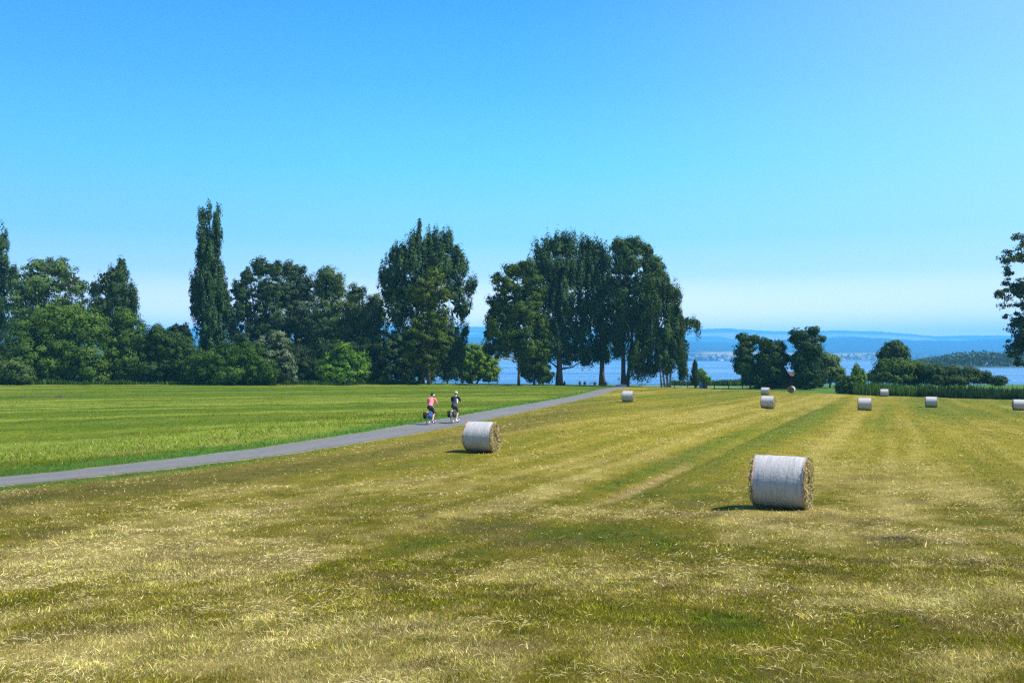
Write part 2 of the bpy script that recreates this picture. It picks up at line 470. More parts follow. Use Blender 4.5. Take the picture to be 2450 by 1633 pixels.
# ------------------------------------------------------------------ tarmac path
nc = 7
off = np.linspace(-1, 1, nc)
wl_ = HALF + .10 * (fbm(PLEN * .8, PLEN * 0, 3, 101) - .5) * 2; wr_ = HALF + .10 * (fbm(PLEN * .8, PLEN * 0 + 5, 3, 102) - .5) * 2
V = []
for j, o in enumerate(off):
    w = np.where(o < 0, wl_, wr_) * o
    P2 = PATH + PN * w[:, None]
    z = ground_base(P2[:, 0], P2[:, 1]) + .05 - .03 * o ** 2
    V.append(np.stack([P2[:, 0], P2[:, 1], z], 1))
V = np.stack(V, 1); ii = np.arange(len(PATH) * nc).reshape(len(PATH), nc)
Fp = np.stack([ii[:-1, :-1], ii[:-1, 1:], ii[1:, 1:], ii[1:, :-1]], -1).reshape(-1, 4)
offc = np.abs(np.repeat(off[None], len(PATH), 0))
trk = np.exp(-((offc - .5) / .18) ** 2)
pc = np.array([.112, .111, .108])[None, None] * (1 + .10 * trk[..., None] - .12 * (offc[..., None] > .9))
fardry = sstep(200, 204, V[..., 1])[..., None]
pc = pc * (.86 + .28 * fbm(np.repeat(PLEN[:, None], nc, 1) * .35, np.repeat(off[None], len(PATH), 0) * 1.2, 3, 105))[..., None]
pc = pc * (1 - fardry) + np.array([.42, .38, .32]) * fardry
m, n, l, p = new_mat('tarmac')
at = n.new('ShaderNodeVertexColor'); at.layer_name = 'Col'
t = n.new('ShaderNodeTexCoord'); q = n.new('ShaderNodeTexNoise'); q.inputs['Scale'].default_value = 3; q.inputs['Detail'].default_value = 10; q.inputs['Roughness'].default_value = .8
l.new(t.outputs['Object'], q.inputs['Vector'])
r = n.new('ShaderNodeMapRange'); r.inputs['From Min'].default_value = .3; r.inputs['From Max'].default_value = .7; r.inputs['To Min'].default_value = .75; r.inputs['To Max'].default_value = 1.22
l.new(q.outputs['Fac'], r.inputs['Value'])
vm = n.new('ShaderNodeVectorMath'); vm.operation = 'SCALE'; l.new(at.outputs[0], vm.inputs[0]); l.new(r.outputs[0], vm.inputs['Scale']); l.new(vm.outputs[0], p.inputs['Base Color'])
p.inputs['Roughness'].default_value = .85
tag(link('path', mesh_np('path', V.reshape(-1, 3), Fp, m, pc.reshape(-1, 3), smooth=True)), kind='structure')
# sandy, trodden edges of the path
Vs, Fs_ = [], []
for sgn, w in ((-1, wl_), (1, wr_)):
    base = len(Vs)
    edge = w + .02 + .26 * fbm(PLEN * .9, PLEN * 0 + sgn, 3, 111)
    for i in range(len(PATH)):
        a = PATH[i] + PN[i] * sgn * (w[i] - .06); b_ = PATH[i] + PN[i] * sgn * edge[i]
        Vs.append((a[0], a[1], 0)); Vs.append((b_[0], b_[1], 0))
    for i in range(len(PATH) - 1):
        q4 = [base + 2 * i, base + 2 * i + 1, base + 2 * i + 3, base + 2 * i + 2]
        Fs_.append(q4 if sgn > 0 else q4[::-1])
Vs = np.array(Vs); Vs[:, 2] = ground_base(Vs[:, 0], Vs[:, 1]) + .012
tag(link('path_edge', mesh_np('path_edge', Vs, np.array(Fs_), simple('sandy_edge', (.22, .18, .11), .95, .35, 4.0))), kind='structure')

# ------------------------------------------------------------------ lake
m, n, l, p = new_mat('lake_water')
t = n.new('ShaderNodeTexCoord'); mp = n.new('ShaderNodeMapping'); mp.inputs['Scale'].default_value = (.25, .5, 1)
q = n.new('ShaderNodeTexNoise'); q.inputs['Scale'].default_value = 1.0; q.inputs['Detail'].default_value = 5
l.new(t.outputs['Object'], mp.inputs[0]); l.new(mp.outputs[0], q.inputs['Vector'])
b = n.new('ShaderNodeBump'); b.inputs['Strength'].default_value = .9; b.inputs['Distance'].default_value = .35
l.new(q.outputs['Fac'], b.inputs['Height']); l.new(b.outputs[0], p.inputs['Normal'])
mp2 = n.new('ShaderNodeMapping'); mp2.inputs['Scale'].default_value = (.0022, .012, 1)
q2 = n.new('ShaderNodeTexNoise'); q2.inputs['Scale'].default_value = 1.0; q2.inputs['Detail'].default_value = 4
l.new(t.outputs['Object'], mp2.inputs[0]); l.new(mp2.outputs[0], q2.inputs['Vector'])
rr = n.new('ShaderNodeMapRange'); rr.inputs['From Min'].default_value = .35; rr.inputs['From Max'].default_value = .65; rr.inputs['To Min'].default_value = .12; rr.inputs['To Max'].default_value = .34
l.new(q2.outputs['Fac'], rr.inputs['Value']); l.new(rr.outputs[0], p.inputs['Roughness'])
p.inputs['Base Color'].default_value = (.02, .10, .26, 1); p.inputs['IOR'].default_value = 1.33
mb = MB(); mb.add([(-6500, 190, LAKE), (6500, 190, LAKE), (6500, 4300, LAKE), (-6500, 4300, LAKE)], [(0, 1, 2, 3)])
tag(mb.build('lake', m, smooth=False), kind='structure')

# ------------------------------------------------------------------ hills beyond the lake
PXK = np.array([-2500, -600, 0, 470, 915, 1120, 1300, 1500, 1650, 1740, 1850, 2000, 2100, 2180, 2240, 2300, 2400, 2700, 4500], float)
R3 = np.array([790, 788, 790, 789, 783, 786, 790, 793, 791, 790, 797, 795, 797, 803, 809, 807, 807, 812, 815], float)
R2 = np.array([822, 818, 824, 820, 816, 814, 820, 818, 822, 826, 822, 814, 815, 820, 822, 822, 816, 820, 826], float)
R1 = np.array([845, 842, 846, 846, 846, 846, 846, 845, 843, 842, 845, 847, 846, 848, 852, 852, 850, 850, 850], float)
D1, D2, D3 = 5000.0, 8000.0, 13000.0
def hill_z(X, Y):
    px = X / Y * F + 1225
    z1 = (HY - np.interp(px, PXK, R1)) / F * D1; z2 = (HY - np.interp(px, PXK, R2)) / F * D2; z3 = (HY - np.interp(px, PXK, R3)) / F * D3
    w = lambda a, b: sstep(a, b, Y)
    z = LAKE - 2 + (z1 - LAKE + 2) * w(3950, D1)
    z = z + (z2 - z1) * w(5500, D2)
    dip = -60 * np.exp(-((Y - 9500) / 800) ** 2)
    z = z + dip + (z3 - z2) * w(9500, D3) - 150 * w(D3, 15500)
    return z
NXh = 420
Yh = np.concatenate([np.linspace(3950, 5300, 42), np.linspace(5330, 8200, 46), np.linspace(8260, 13300, 46), np.linspace(13400, 15800, 10)])
th = np.linspace(-1.0, 1.0, NXh)
Xh = th[None] * Yh[:, None]; Yh2 = np.repeat(Yh[:, None], NXh, 1)
Zh = hill_z(Xh, Yh2)
forest = sstep(.42, .52, fbm(Xh * .0012, Yh2 * .0019, 3, 121) + .5 * sstep(5350, 5700, Yh2) * (1 - sstep(8300, 8900, Yh2)) + .40 * sstep(11500, 12300, Yh2) - .08)
Zh = Zh + forest * (12 + 18 * vnoise(Xh * .018, Yh2 * .012, 122)) * sstep(4050, 4350, Yh2) * (.4 + .6 * sstep(5200, 6000, Yh2))
fl = fbm(Xh * .0022, Yh2 * .0034, 2, 125)
fc = np.where((fl > .56)[..., None], np.array([.26, .23, .12]), np.array([.10, .14, .045]))
fc = np.where((fl < .45)[..., None], np.array([.20, .22, .08]), fc)
hc = fc * (1 - forest[..., None]) + np.array([.013, .028, .012]) * forest[..., None]
idx = np.arange(NXh * len(Yh)).reshape(len(Yh), NXh)
Fh = np.stack([idx[:-1, :-1], idx[:-1, 1:], idx[1:, 1:], idx[1:, :-1]], -1).reshape(-1, 4)
tag(link('hills', mesh_np('hills', np.stack([Xh, Yh2, Zh], -1).reshape(-1, 3), Fh, M_LEAF, hc.reshape(-1, 3))), kind='structure')

# ------------------------------------------------------------------ leaf masses and trees
G1 = 'trees on the left edge of the meadow'
G2 = 'tall trees on the lake shore'
def unit(v): return v / np.maximum(np.linalg.norm(v, axis=-1, keepdims=True), 1e-9)
def leaf_quads(P, N, L, Wd, tdir=None):
    """rhombic leaves: centres, normals, lengths, widths"""
    k = len(P)
    t = rng.normal(size=(k, 3)) if tdir is None else tdir + rng.normal(size=(k, 3)) * .45
    t = unit(t - N * (t * N).sum(-1, keepdims=True)); b = np.cross(N, t)
    tl = t * (L / 2)[:, None]; bw = b * (Wd / 2)[:, None]
    V = np.stack([P - tl + bw, P - tl - bw, P + tl], 1).reshape(-1, 3)
    return V, np.arange(3 * k, dtype=np.int32).reshape(-1, 3)
def crown_points(blobs, n_leaf, rc, per, style, zmin):
    """blobs: (centre xyz, radii xyz). returns leaf positions, normals, a value per cluster, long axis"""
    C = np.array([b[0] for b in blobs]); Rr = np.array([b[1] for b in blobs])
    w = Rr[:, 0] * Rr[:, 2]; w = w / w.sum()
    nc_ = max(6, n_leaf // per)
    bi = rng.choice(len(C), nc_, p=w)
    d = unit(rng.normal(size=(nc_, 3))); rad = rng.random(nc_) ** .42
    cc = C[bi] + d * Rr[bi] * rad[:, None]
    st = {'round': (1, 1, .8), 'plume': (.75, .75, 1.9), 'weep': (.7, .7, 2.1), 'loose': (1.05, 1.05, .65), 'flat': (1.25, 1.25, .45)}[style]
    size = rc * rng.uniform(.6, 1.35, nc_)
    ci = np.repeat(np.arange(nc_), per)
    g = unit(rng.normal(size=(len(ci), 3))) * (rng.random(len(ci)) ** .5)[:, None]
    off_ = g * size[ci][:, None] * np.array(st)
    if style == 'weep': off_[:, 2] -= size[ci] * .8
    if style == 'plume':
        off_[:, 2] += size[ci] * .7; off_[:, :2] *= (1 - .45 * np.clip(off_[:, 2] / (size[ci] * 1.9), -1, 1))[:, None]
    P = cc[ci] + off_
    N = unit(unit((P - C[bi][ci]) / Rr[bi][ci]) * .85 + g * .7 + rng.normal(size=P.shape) * .17 + np.array([0, 0, .2]))
    keep = P[:, 2] > zmin + .1
    val = rng.normal(size=nc_)[ci]
    ax = np.array([0, 0, -1.0 if style == 'weep' else 1.0]) * (1.3 if style in ('plume', 'weep') else .0) * np.ones_like(P)
    if style not in ('plume', 'weep'): ax = g
    return P[keep], N[keep], val[keep], ax[keep], cc
def leaf_colors(n, val, base, alt, var=.17):
    base = np.array(base) * [1.0, 1.0, .85]; alt = np.array(alt) * [1.12, 1.06, .8]
    f = np.clip(.42 + .30 * val + .15 * rng.normal(size=n), 0, 1)[:, None]
    c = np.array(base) * (1 - f) + np.array(alt) * f
    return np.clip(c * np.exp(rng.normal(size=(n, 1)) * var), 0, .9)
def tree(name, label, cat, base_px, d, blobs, n_leaf, base, alt, style='round', rc=1.1, ls=.42, per=26, trunk_r=.35, trunk_top=None, limbs=9,
         group=None, stems=None, bark=None, depth=.85, asp=.62, core=None, grow=None):
    grow = grow or (1.13 if group == G2 else 1.09)
    x0 = X_of(base_px, d); z0 = gz(x0, d)
    root = empty(name, (x0, d, z0)); tag(root, label, cat, group)
    org = np.array([x0, d, z0])
    bl = []
    for (cx, cy, rx, ry) in blobs:
        off_d = rng.uniform(-.25, .25) * rx / F * d
        rx *= grow; ry *= grow
        bl.append((np.array([X_of(cx, d), d + off_d, Z_of(cy, d)]) - org, np.array([rx / F * d, rx / F * d * depth, ry / F * d])))
    P, N, val, ax, cc = crown_points(bl, int(n_leaf * (4.6 if style == 'round' else 4.1)), rc, per * 2, style, 0.0)
    L = ls * 1.22 * rng.uniform(.65, 1.35, len(P)); Wd = L * asp * rng.uniform(.8, 1.2, len(P))
    V, Fq_ = leaf_quads(P, N, L, Wd, ax)
    ncore = core if core is not None else {'round': 75, 'plume': 60, 'weep': 55, 'loose': 24}[style]
    if ncore:      # leafy twigs deep inside the crown
        Pk, Lk, Nk = [], [], []
        for (c_, r_) in bl:
            g_ = unit(rng.normal(size=(ncore, 3))) * (rng.random(ncore) ** .4)[:, None] * .68
            Pk.append(c_ + g_ * r_); Nk.append(unit(g_ + rng.normal(size=g_.shape) * .3)); Lk.append(np.full(ncore, .62 * min(r_[0], r_[2])))
        Pk, Nk, Lk = np.concatenate(Pk), np.concatenate(Nk), np.concatenate(Lk)
        kp = Pk[:, 2] > .4; Pk, Nk, Lk = Pk[kp], Nk[kp], np.clip(Lk[kp], .3, 1.5)
        V2, F2 = leaf_quads(Pk, Nk, Lk, Lk * .7)
        Fq_ = np.concatenate([Fq_, F2 + len(V)]); V = np.concatenate([V, V2]); val = np.concatenate([val, rng.normal(size=len(Pk))])
    cl = np.repeat(leaf_colors(len(V) // 3, val, base, alt), 3, 0)
    link('crown', mesh_np('crown', V, Fq_, M_LEAF, cl), root)
    top = max(b[0][2] for b in bl) if trunk_top is None else Z_of(trunk_top, d) - z0
    mb = MB()
    stems = stems or [(0.0, 0.0, 1.0)]
    trunks = []
    for (dx, lx, kr) in stems:
        pts, rad = [], []
        for i in range(9):
            f = i / 8
            pts.append(Vector((dx + lx * f + .25 * math.sin(f * 5 + dx) * f, .2 * math.sin(f * 4 + 1 + dx) * f, -.3 + (top + .3) * f)))
            rad.append(trunk_r * kr * (1.35 if i == 0 else 1.0 - .85 * f) + .02)
        mb.tube(pts, rad, 8); trunks.append(pts)
    if limbs and len(cc):
        for i in range(limbs):
            e = Vector(cc[rng.integers(len(cc))])
            tr = trunks[i % len(trunks)]
            f = max(.12, min(.85, (e.z / max(top, .1)) * rng.uniform(.45, .75)))
            a = tr[0].lerp(tr[-1], f); a = tr[min(8, int(round(f * 8)))]
            mid = a.lerp(e, .5) + Vector((0, 0, -.06 * (e - a).length if style != 'plume' else -.12 * (e - a).length))
            r0 = trunk_r * (.42 - .25 * f)
            mb.tube([a, mid, e], [r0, r0 * .6, r0 * .2 + .01], 5, cap=False)
    mb.build('trunk', bark or M_BARK, root)
    return root

DKG, BLG = (.020, .050, .022), (.030, .068, .035)
POP_B, POP_A = (.019, .050, .024), (.050, .105, .040)
WIL_B, WIL_A = (.038, .085, .020), (.085, .145, .045)
BRI_B, BRI_A = (.055, .135, .014), (.115, .21, .022)
BUS_B, BUS_A = (.032, .075, .018), (.065, .12, .025)

tree('poplar_tree', 'dark slender tree cut by the photo edge, behind the pale loose willow', 'tree', -10, 206,
     [(2, 580, 12, 30), (0, 630, 20, 40), (-10, 690, 42, 60), (-25, 780, 55, 90), (28, 670, 16, 35)], 5200, POP_B, POP_A, 'plume', .9, .40, trunk_r=.4, group=G1)
tree('willow_tree', 'pale loose willow with visible forking limbs above the big round bush', 'tree', 112, 199,
     [(88, 640, 34, 26), (135, 640, 30, 24), (60, 690, 45, 40), (155, 672, 38, 32), (192, 690, 18, 22), (105, 690, 55, 40), (60, 745, 55, 50), (150, 745, 45, 40), (195, 740, 20, 30)],
     5600, WIL_B, (.10, .17, .07), 'loose', 1.2, .40, trunk_r=.32, limbs=16, stems=[(0, -3, 1), (.8, 3, .8), (-.6, -6, .7)], group=G1)
tree('round_willow_bush', 'big round many-lobed green bush at the left of the meadow edge', 'bush', 135, 172,
     [(140, 752, 62, 40), (70, 795, 50, 52), (205, 785, 44, 45), (110, 850, 75, 60), (185, 855, 62, 55), (50, 880, 55, 45), (140, 800, 70, 50), (215, 890, 42, 38), (120, 900, 70, 28), (165, 770, 40, 35)],
     12500, (.034, .082, .014), (.080, .148, .028), 'round', 1.5, .34, per=44, trunk_r=.3, limbs=8, group=G1)
tree('small_bush', 'small grey-green bush low at the left photo edge', 'bush', 30, 165, [(25, 882, 36, 28), (55, 895, 25, 22)], 1700, (.045, .085, .025), (.085, .14, .05), 'round', .7, .27, trunk_r=.08, limbs=5, group=G1)
tree('birch_tree', 'drooping birch standing alone between the bushes and the spire poplar', 'tree', 268, 197,
     [(290, 632, 12, 20), (282, 655, 26, 24), (252, 680, 30, 36), (285, 700, 36, 50), (312, 720, 16, 45), (322, 715, 8, 28), (226, 690, 14, 20), (250, 730, 35, 35), (235, 755, 22, 30), (300, 750, 28, 30), (270, 790, 40, 40)],
     5000, (.024, .058, .022), (.055, .10, .032), 'weep', .85, .36, trunk_r=.24, limbs=14, group=G1)
tree('domed_bush', 'smaller domed bush at the right of the big round bush', 'bush', 300, 177,
     [(298, 766, 32, 28), (270, 815, 40, 42), (325, 815, 38, 45), (300, 870, 55, 48), (348, 820, 18, 32), (330, 885, 45, 32), (262, 880, 30, 40)], 7200, (.030, .072, .014), (.070, .13, .026), 'round', 1.3, .34, per=40, trunk_r=.25, limbs=6, group=G1)
tree('dark_shrub', 'dark green shrub sloping down to the foot of the spire poplar', 'shrub', 410, 176,
     [(378, 802, 26, 28), (410, 830, 40, 38), (420, 860, 58, 52), (370, 880, 48, 42), (455, 880, 40, 40)], 5600, (.017, .045, .012), (.042, .085, .020), 'round', 1.1, .33, trunk_r=.2, limbs=4, group=G1)
tree('conifer_tree', 'dark blunt conifer whose top shows over the shrub by the spire poplar', 'tree', 430, 194,
     [(418, 792, 14, 18), (437, 785, 10, 15), (448, 798, 14, 20), (430, 825, 34, 35), (430, 880, 42, 45)], 2600, (.010, .024, .014), (.02, .04, .02), 'round', .8, .36, trunk_r=.25, limbs=4, group=G1)
tree('spire_poplar', 'tall narrow poplar with a split top rising above all the trees', 'tree', 503, 187,
     [(483, 525, 9, 32), (498, 515, 7, 22), (516, 528, 10, 34), (486, 570, 15, 40), (516, 575, 14, 40), (500, 620, 26, 50), (478, 620, 12, 30), (498, 680, 36, 60), (472, 690, 18, 45), (526, 690, 16, 50), (500, 740, 40, 55), (468, 740, 12, 25), (536, 730, 16, 30), (502, 790, 38, 45), (505, 830, 34, 40), (545, 755, 10, 24)],
     9800, POP_B, (.042, .088, .034), 'plume', .85, .36, per=24, trunk_r=.5, limbs=6, group=G1)
tree('hedge_shrub', 'wide dark hedge-like shrub below the spire poplar', 'shrub', 560, 170,
     [(490, 880, 42, 40), (540, 868, 48, 45), (595, 862, 48, 42), (640, 890, 28, 30), (560, 895, 90, 28)], 7200, (.022, .058, .010), (.048, .105, .016), 'round', 1.0, .31, trunk_r=.15, limbs=4, group=G1)
tree('silver_willow', 'silvery grey leaved tree at the right of the dark hedge', 'tree', 655, 173,
     [(662, 808, 24, 22), (628, 830, 22, 24), (670, 840, 24, 34), (620, 855, 26, 30), (655, 870, 38, 42), (600, 835, 10, 14), (640, 895, 50, 24), (690, 880, 12, 30)],
     4600, (.050, .088, .055), (.125, .17, .12), 'loose', .9, .32, trunk_r=.16, limbs=8, group=G1)
tree('silver_sapling', 'little silver leaved sapling next to the silvery tree', 'tree', 703, 171, [(702, 890, 9, 16), (705, 905, 10, 12)], 420, (.06, .10, .06), (.13, .18, .13), 'round', .45, .26, trunk_r=.05, limbs=2, group=G1)
tree('aspen_tree', 'airy tree with a forked bare trunk right of the spire poplar', 'tree', 620, 206,
     [(622, 640, 22, 24), (655, 645, 22, 26), (590, 665, 20, 26), (575, 700, 24, 32), (640, 700, 45, 45), (585, 740, 36, 40), (650, 765, 55, 50), (560, 790, 22, 45), (605, 800, 45, 45), (600, 850, 60, 40)],
     6000, (.022, .05, .022), (.05, .09, .034), 'round', 1.05, .40, trunk_r=.34, limbs=14, stems=[(0, -2, 1), (.9, 2.5, .8)], group=G1)
tree('grey_poplar', 'blue-grey poplar between the airy forked tree and the tall willow', 'tree', 705, 211,
     [(688, 648, 28, 24), (712, 655, 24, 24), (728, 690, 34, 36), (690, 700, 40, 40), (715, 745, 50, 50), (690, 800, 50, 50), (735, 805, 38, 55), (700, 855, 60, 40)],
     6200, (.026, .052, .034), (.055, .095, .055), 'round', 1.1, .40, trunk_r=.4, limbs=10, group=G1)
tree('tall_willow', 'tall willow with a rounded pale top lump in the tree row', 'tree', 790, 201,
     [(785, 662, 30, 24), (775, 695, 28, 34), (808, 690, 20, 30), (790, 745, 50, 45), (770, 800, 48, 50), (820, 790, 40, 45), (785, 850, 60, 45)],
     7200, (.030, .065, .026), (.082, .135, .055), 'round', 1.25, .36, per=34, trunk_r=.45, limbs=8, group=G1)
tree('stepped_willow', 'lower willow stepping down towards the big shore poplar', 'tree', 870, 204,
     [(852, 702, 20, 24), (845, 740, 26, 34), (896, 730, 22, 26), (908, 752, 18, 28), (870, 770, 40, 36), (893, 795, 30, 42), (835, 830, 55, 55), (890, 850, 45, 45)],
     7200, (.028, .062, .026), (.078, .128, .055), 'round', 1.15, .36, per=34, trunk_r=.4, limbs=7, group=G1)
tree('bright_bush', 'bright green rounded bush standing alone before the dark tree row', 'bush', 820, 177,
     [(822, 845, 32, 28), (795, 868, 34, 26), (850, 865, 34, 30), (868, 890, 20, 22), (820, 890, 60, 26), (770, 880, 14, 18)], 4000, (.05, .125, .016), (.10, .20, .028), 'loose', .85, .30, trunk_r=.12, limbs=6, group=G1)
tree('understory_bush', 'dark undergrowth bush left of the bright green rounded bush', 'bush', 715, 192, [(715, 875, 42, 48), (745, 890, 35, 36), (690, 900, 30, 24)], 2600, (.012, .028, .012), (.026, .05, .018), 'round', 1.0, .36, trunk_r=.15, limbs=3, group=G1)
tree('understory_bush', 'dark undergrowth bush below the left side of the big shore poplar', 'bush', 935, 197, [(935, 850, 52, 55), (900, 890, 50, 34), (975, 885, 36, 38), (960, 830, 30, 40)], 4600, (.018, .042, .015), (.042, .082, .024), 'round', 1.1, .36, trunk_r=.15, limbs=3, group=G1)

tree('understory_bush', 'dark undergrowth behind the small grey-green bush at the left edge', 'bush', 40, 190, [(20, 850, 50, 45), (-20, 880, 50, 40), (60, 890, 50, 30), (110, 895, 50, 26)], 4000, (.014, .034, .013), (.032, .062, .02), 'round', 1.2, .38, trunk_r=.15, limbs=3, group=G1)
tree('understory_bush', 'dark undergrowth between the domed bush and the dark shrub', 'bush', 350, 193, [(240, 890, 45, 30), (300, 890, 50, 32), (350, 880, 40, 40), (395, 885, 40, 36), (350, 840, 24, 30)], 4600, (.014, .034, .013), (.032, .062, .02), 'round', 1.2, .38, trunk_r=.15, limbs=3, group=G1)
tree('understory_bush', 'dark undergrowth at the foot of the airy forked tree', 'bush', 590, 200, [(530, 850, 45, 48), (580, 850, 45, 50), (630, 860, 45, 44), (680, 870, 40, 44), (560, 895, 80, 25)], 5200, (.013, .031, .013), (.03, .058, .02), 'round', 1.2, .38, trunk_r=.15, limbs=3, group=G1)
tree('understory_bush', 'dark undergrowth right of the bright green rounded bush', 'bush', 850, 193, [(790, 860, 40, 45), (840, 870, 45, 45), (885, 870, 40, 45), (760, 885, 40, 32), (860, 840, 40, 30)], 4600, (.012, .029, .012), (.028, .054, .019), 'round', 1.2, .38, trunk_r=.15, limbs=3, group=G1)
tree('understory_bush', 'dark undergrowth between the big shore poplar and the bright round willow', 'bush', 1070, 207, [(1050, 860, 34, 40), (1085, 850, 26, 34), (1030, 885, 36, 28), (1075, 890, 28, 22)], 3400, (.018, .042, .014), (.042, .08, .022), 'round', 1.1, .36, trunk_r=.15, limbs=3, group=G1)
tree('shore_poplar', 'broad old poplar with one thin spike on top, by the shore', 'tree', 1008, 197,
     [(1004, 540, 7, 18), (975, 612, 26, 34), (1036, 602, 28, 34), (1072, 640, 34, 42), (960, 690, 42, 42), (1030, 620, 40, 40), (1000, 585, 28, 34), (1030, 575, 16, 26), (1062, 585, 28, 28), (1092, 598, 14, 26), (1100, 640, 22, 30), (990, 640, 50, 50), (945, 615, 18, 28), (938, 655, 30, 34), (918, 662, 10, 14), (1055, 650, 50, 55), (935, 700, 32, 34), (1000, 720, 65, 50), (1090, 700, 32, 34), (1125, 690, 18, 18), (1135, 680, 8, 10), (1105, 745, 28, 22), (950, 750, 40, 40), (1040, 790, 65, 45), (965, 810, 45, 45), (1080, 815, 34, 34), (1115, 795, 10, 12), (1020, 850, 60, 35), (1095, 850, 20, 25)],
     12000, (.022, .054, .026), (.052, .102, .036), 'plume', 1.05, .42, per=28, trunk_r=.62, limbs=18, group=G2)
tree('young_oak', 'yellow-green younger tree in front of the broad spiked poplar', 'tree', 1026, 187,
     [(1040, 655, 22, 26), (1020, 700, 40, 38), (1055, 705, 32, 36), (985, 710, 18, 20), (1030, 760, 50, 40), (1000, 800, 38, 40), (1050, 815, 36, 40), (1020, 850, 46, 32), (985, 845, 24, 26)],
     4200, (.034, .066, .009), (.080, .118, .014), 'loose', .95, .38, trunk_r=.33, limbs=12, group=G2, grow=1.0)
tree('lakeside_willow', 'bright yellow-green round willow on the shore, lake water right of it', 'tree', 1132, 218,
     [(1150, 852, 34, 30), (1120, 848, 22, 24), (1135, 872, 42, 30), (1172, 878, 22, 28), (1108, 870, 20, 26), (1185, 890, 10, 16), (1090, 885, 14, 16), (1120, 900, 36, 16), (1165, 902, 28, 14)],
     5200, (.075, .165, .014), (.15, .25, .024), 'round', .9, .33, trunk_r=.28, limbs=9, stems=[(0, -4, 1), (.7, 3, .8), (-.8, -1, .7)], trunk_top=862, group=G2)
tree('thin_trunk_tree', 'feathery tree on a thin trunk at the left end of the central tree group', 'tree', 1241, 193,
     [(1222, 648, 16, 20), (1256, 645, 22, 24), (1190, 668, 10, 16), (1215, 690, 34, 34), (1268, 690, 32, 36), (1195, 730, 26, 28), (1250, 745, 46, 42), (1180, 775, 20, 24), (1170, 800, 14, 18), (1225, 790, 48, 40), (1290, 775, 26, 36), (1200, 825, 36, 28), (1260, 830, 44, 34), (1300, 830, 18, 34), (1175, 835, 14, 14)],
     7600, (.025, .056, .011), (.062, .108, .018), 'round', 1.0, .38, trunk_r=.26, limbs=16, group=G2, grow=1.2)
tree('dense_bush', 'dense dark bush under the feathery thin-trunk tree by the water', 'bush', 1278, 203,
     [(1275, 858, 36, 36), (1290, 885, 32, 30), (1305, 898, 16, 20), (1258, 882, 18, 24)], 3400, (.022, .055, .012), (.05, .095, .02), 'round', .9, .36, trunk_r=.3, limbs=6, stems=[(0, 0, 1), (-3.4, .3, .6), (2, .5, .5)], group=G2)
tree('big_poplar', 'massive dark poplar with a thick trunk, sitting people right of its foot', 'tree', 1338, 205,
     [(1300, 610, 24, 30), (1335, 590, 28, 26), (1362, 595, 24, 30), (1285, 650, 24, 36), (1330, 650, 50, 45), (1372, 660, 30, 50), (1310, 715, 45, 45), (1360, 730, 42, 50), (1300, 780, 35, 45), (1345, 790, 48, 45), (1392, 800, 32, 40), (1330, 838, 40, 26), (1385, 845, 42, 26), (1400, 865, 18, 12), (1355, 868, 12, 8), (1300, 820, 24, 24)],
     10800, (.019, .048, .024), (.044, .09, .034), 'plume', 1.05, .42, per=28, trunk_r=.72, limbs=16, group=G2)
tree('second_poplar', 'dark poplar with a straight bare trunk in the middle of the tree group', 'tree', 1440, 208,
     [(1400, 605, 20, 30), (1425, 605, 18, 28), (1448, 625, 16, 34), (1410, 660, 36, 50), (1445, 680, 26, 50), (1420, 740, 42, 50), (1445, 790, 28, 40), (1440, 835, 20, 32), (1462, 740, 16, 30), (1443, 856, 16, 14), (1425, 850, 14, 16)],
     7000, (.018, .046, .024), (.040, .085, .032), 'plume', 1.0, .42, per=28, trunk_r=.62, limbs=10, trunk_top=620, group=G2)
tree('forked_poplar', 'tall poplar on a forked double trunk beside the white sign', 'tree', 1492, 201,
     [(1480, 590, 20, 22), (1515, 588, 24, 20), (1548, 600, 18, 22), (1500, 630, 40, 36), (1560, 640, 26, 28), (1580, 650, 10, 14), (1490, 690, 36, 40), (1545, 690, 42, 36), (1490, 750, 32, 40), (1480, 800, 22, 35), (1535, 760, 36, 36), (1475, 840, 10, 16)],
     7400, (.022, .054, .024), (.052, .1, .034), 'round', 1.15, .42, per=28, trunk_r=.55, limbs=14, stems=[(0, -.6, 1), (.7, 3.0, .75)], trunk_top=620, group=G2)
tree('weeping_birch', 'weeping birch with trailing branches at the right end of the tree group', 'tree', 1597, 197,
     [(1575, 680, 34, 28), (1605, 700, 24, 30), (1560, 730, 46, 40), (1615, 750, 24, 36), (1540, 790, 40, 45), (1590, 800, 46, 45), (1625, 815, 20, 40), (1530, 840, 36, 30), (1580, 855, 46, 28), (1630, 850, 14, 30), (1655, 770, 16, 10), (1666, 775, 9, 14), (1640, 770, 16, 16), (1525, 872, 24, 24), (1558, 882, 20, 18), (1636, 882, 13, 22), (1602, 876, 18, 12)],
     10500, (.022, .052, .018), (.050, .092, .026), 'weep', 1.0, .36, per=28, trunk_r=.24, limbs=12, stems=[(0, -1, 1), (-.6, -3, .8), (.5, 1, .8), (-1.3, -2, .7)], bark=M_BIRCH, group=G2)
tree('conical_thuja', 'small dark conical evergreen beside the blue bin', 'tree', 1662, 186, [(1663, 878, 4, 12), (1662, 893, 7, 14), (1662, 908, 10, 16)], 1500, (.014, .036, .014), (.028, .06, .02), 'plume', .4, .24, trunk_r=.08, limbs=0)
tree('light_shrub', 'light green shrub right behind the conical evergreen', 'shrub', 1681, 192, [(1678, 897, 11, 14), (1687, 908, 10, 12)], 900, BRI_B, BRI_A, 'loose', .6, .28, trunk_r=.06, limbs=3)

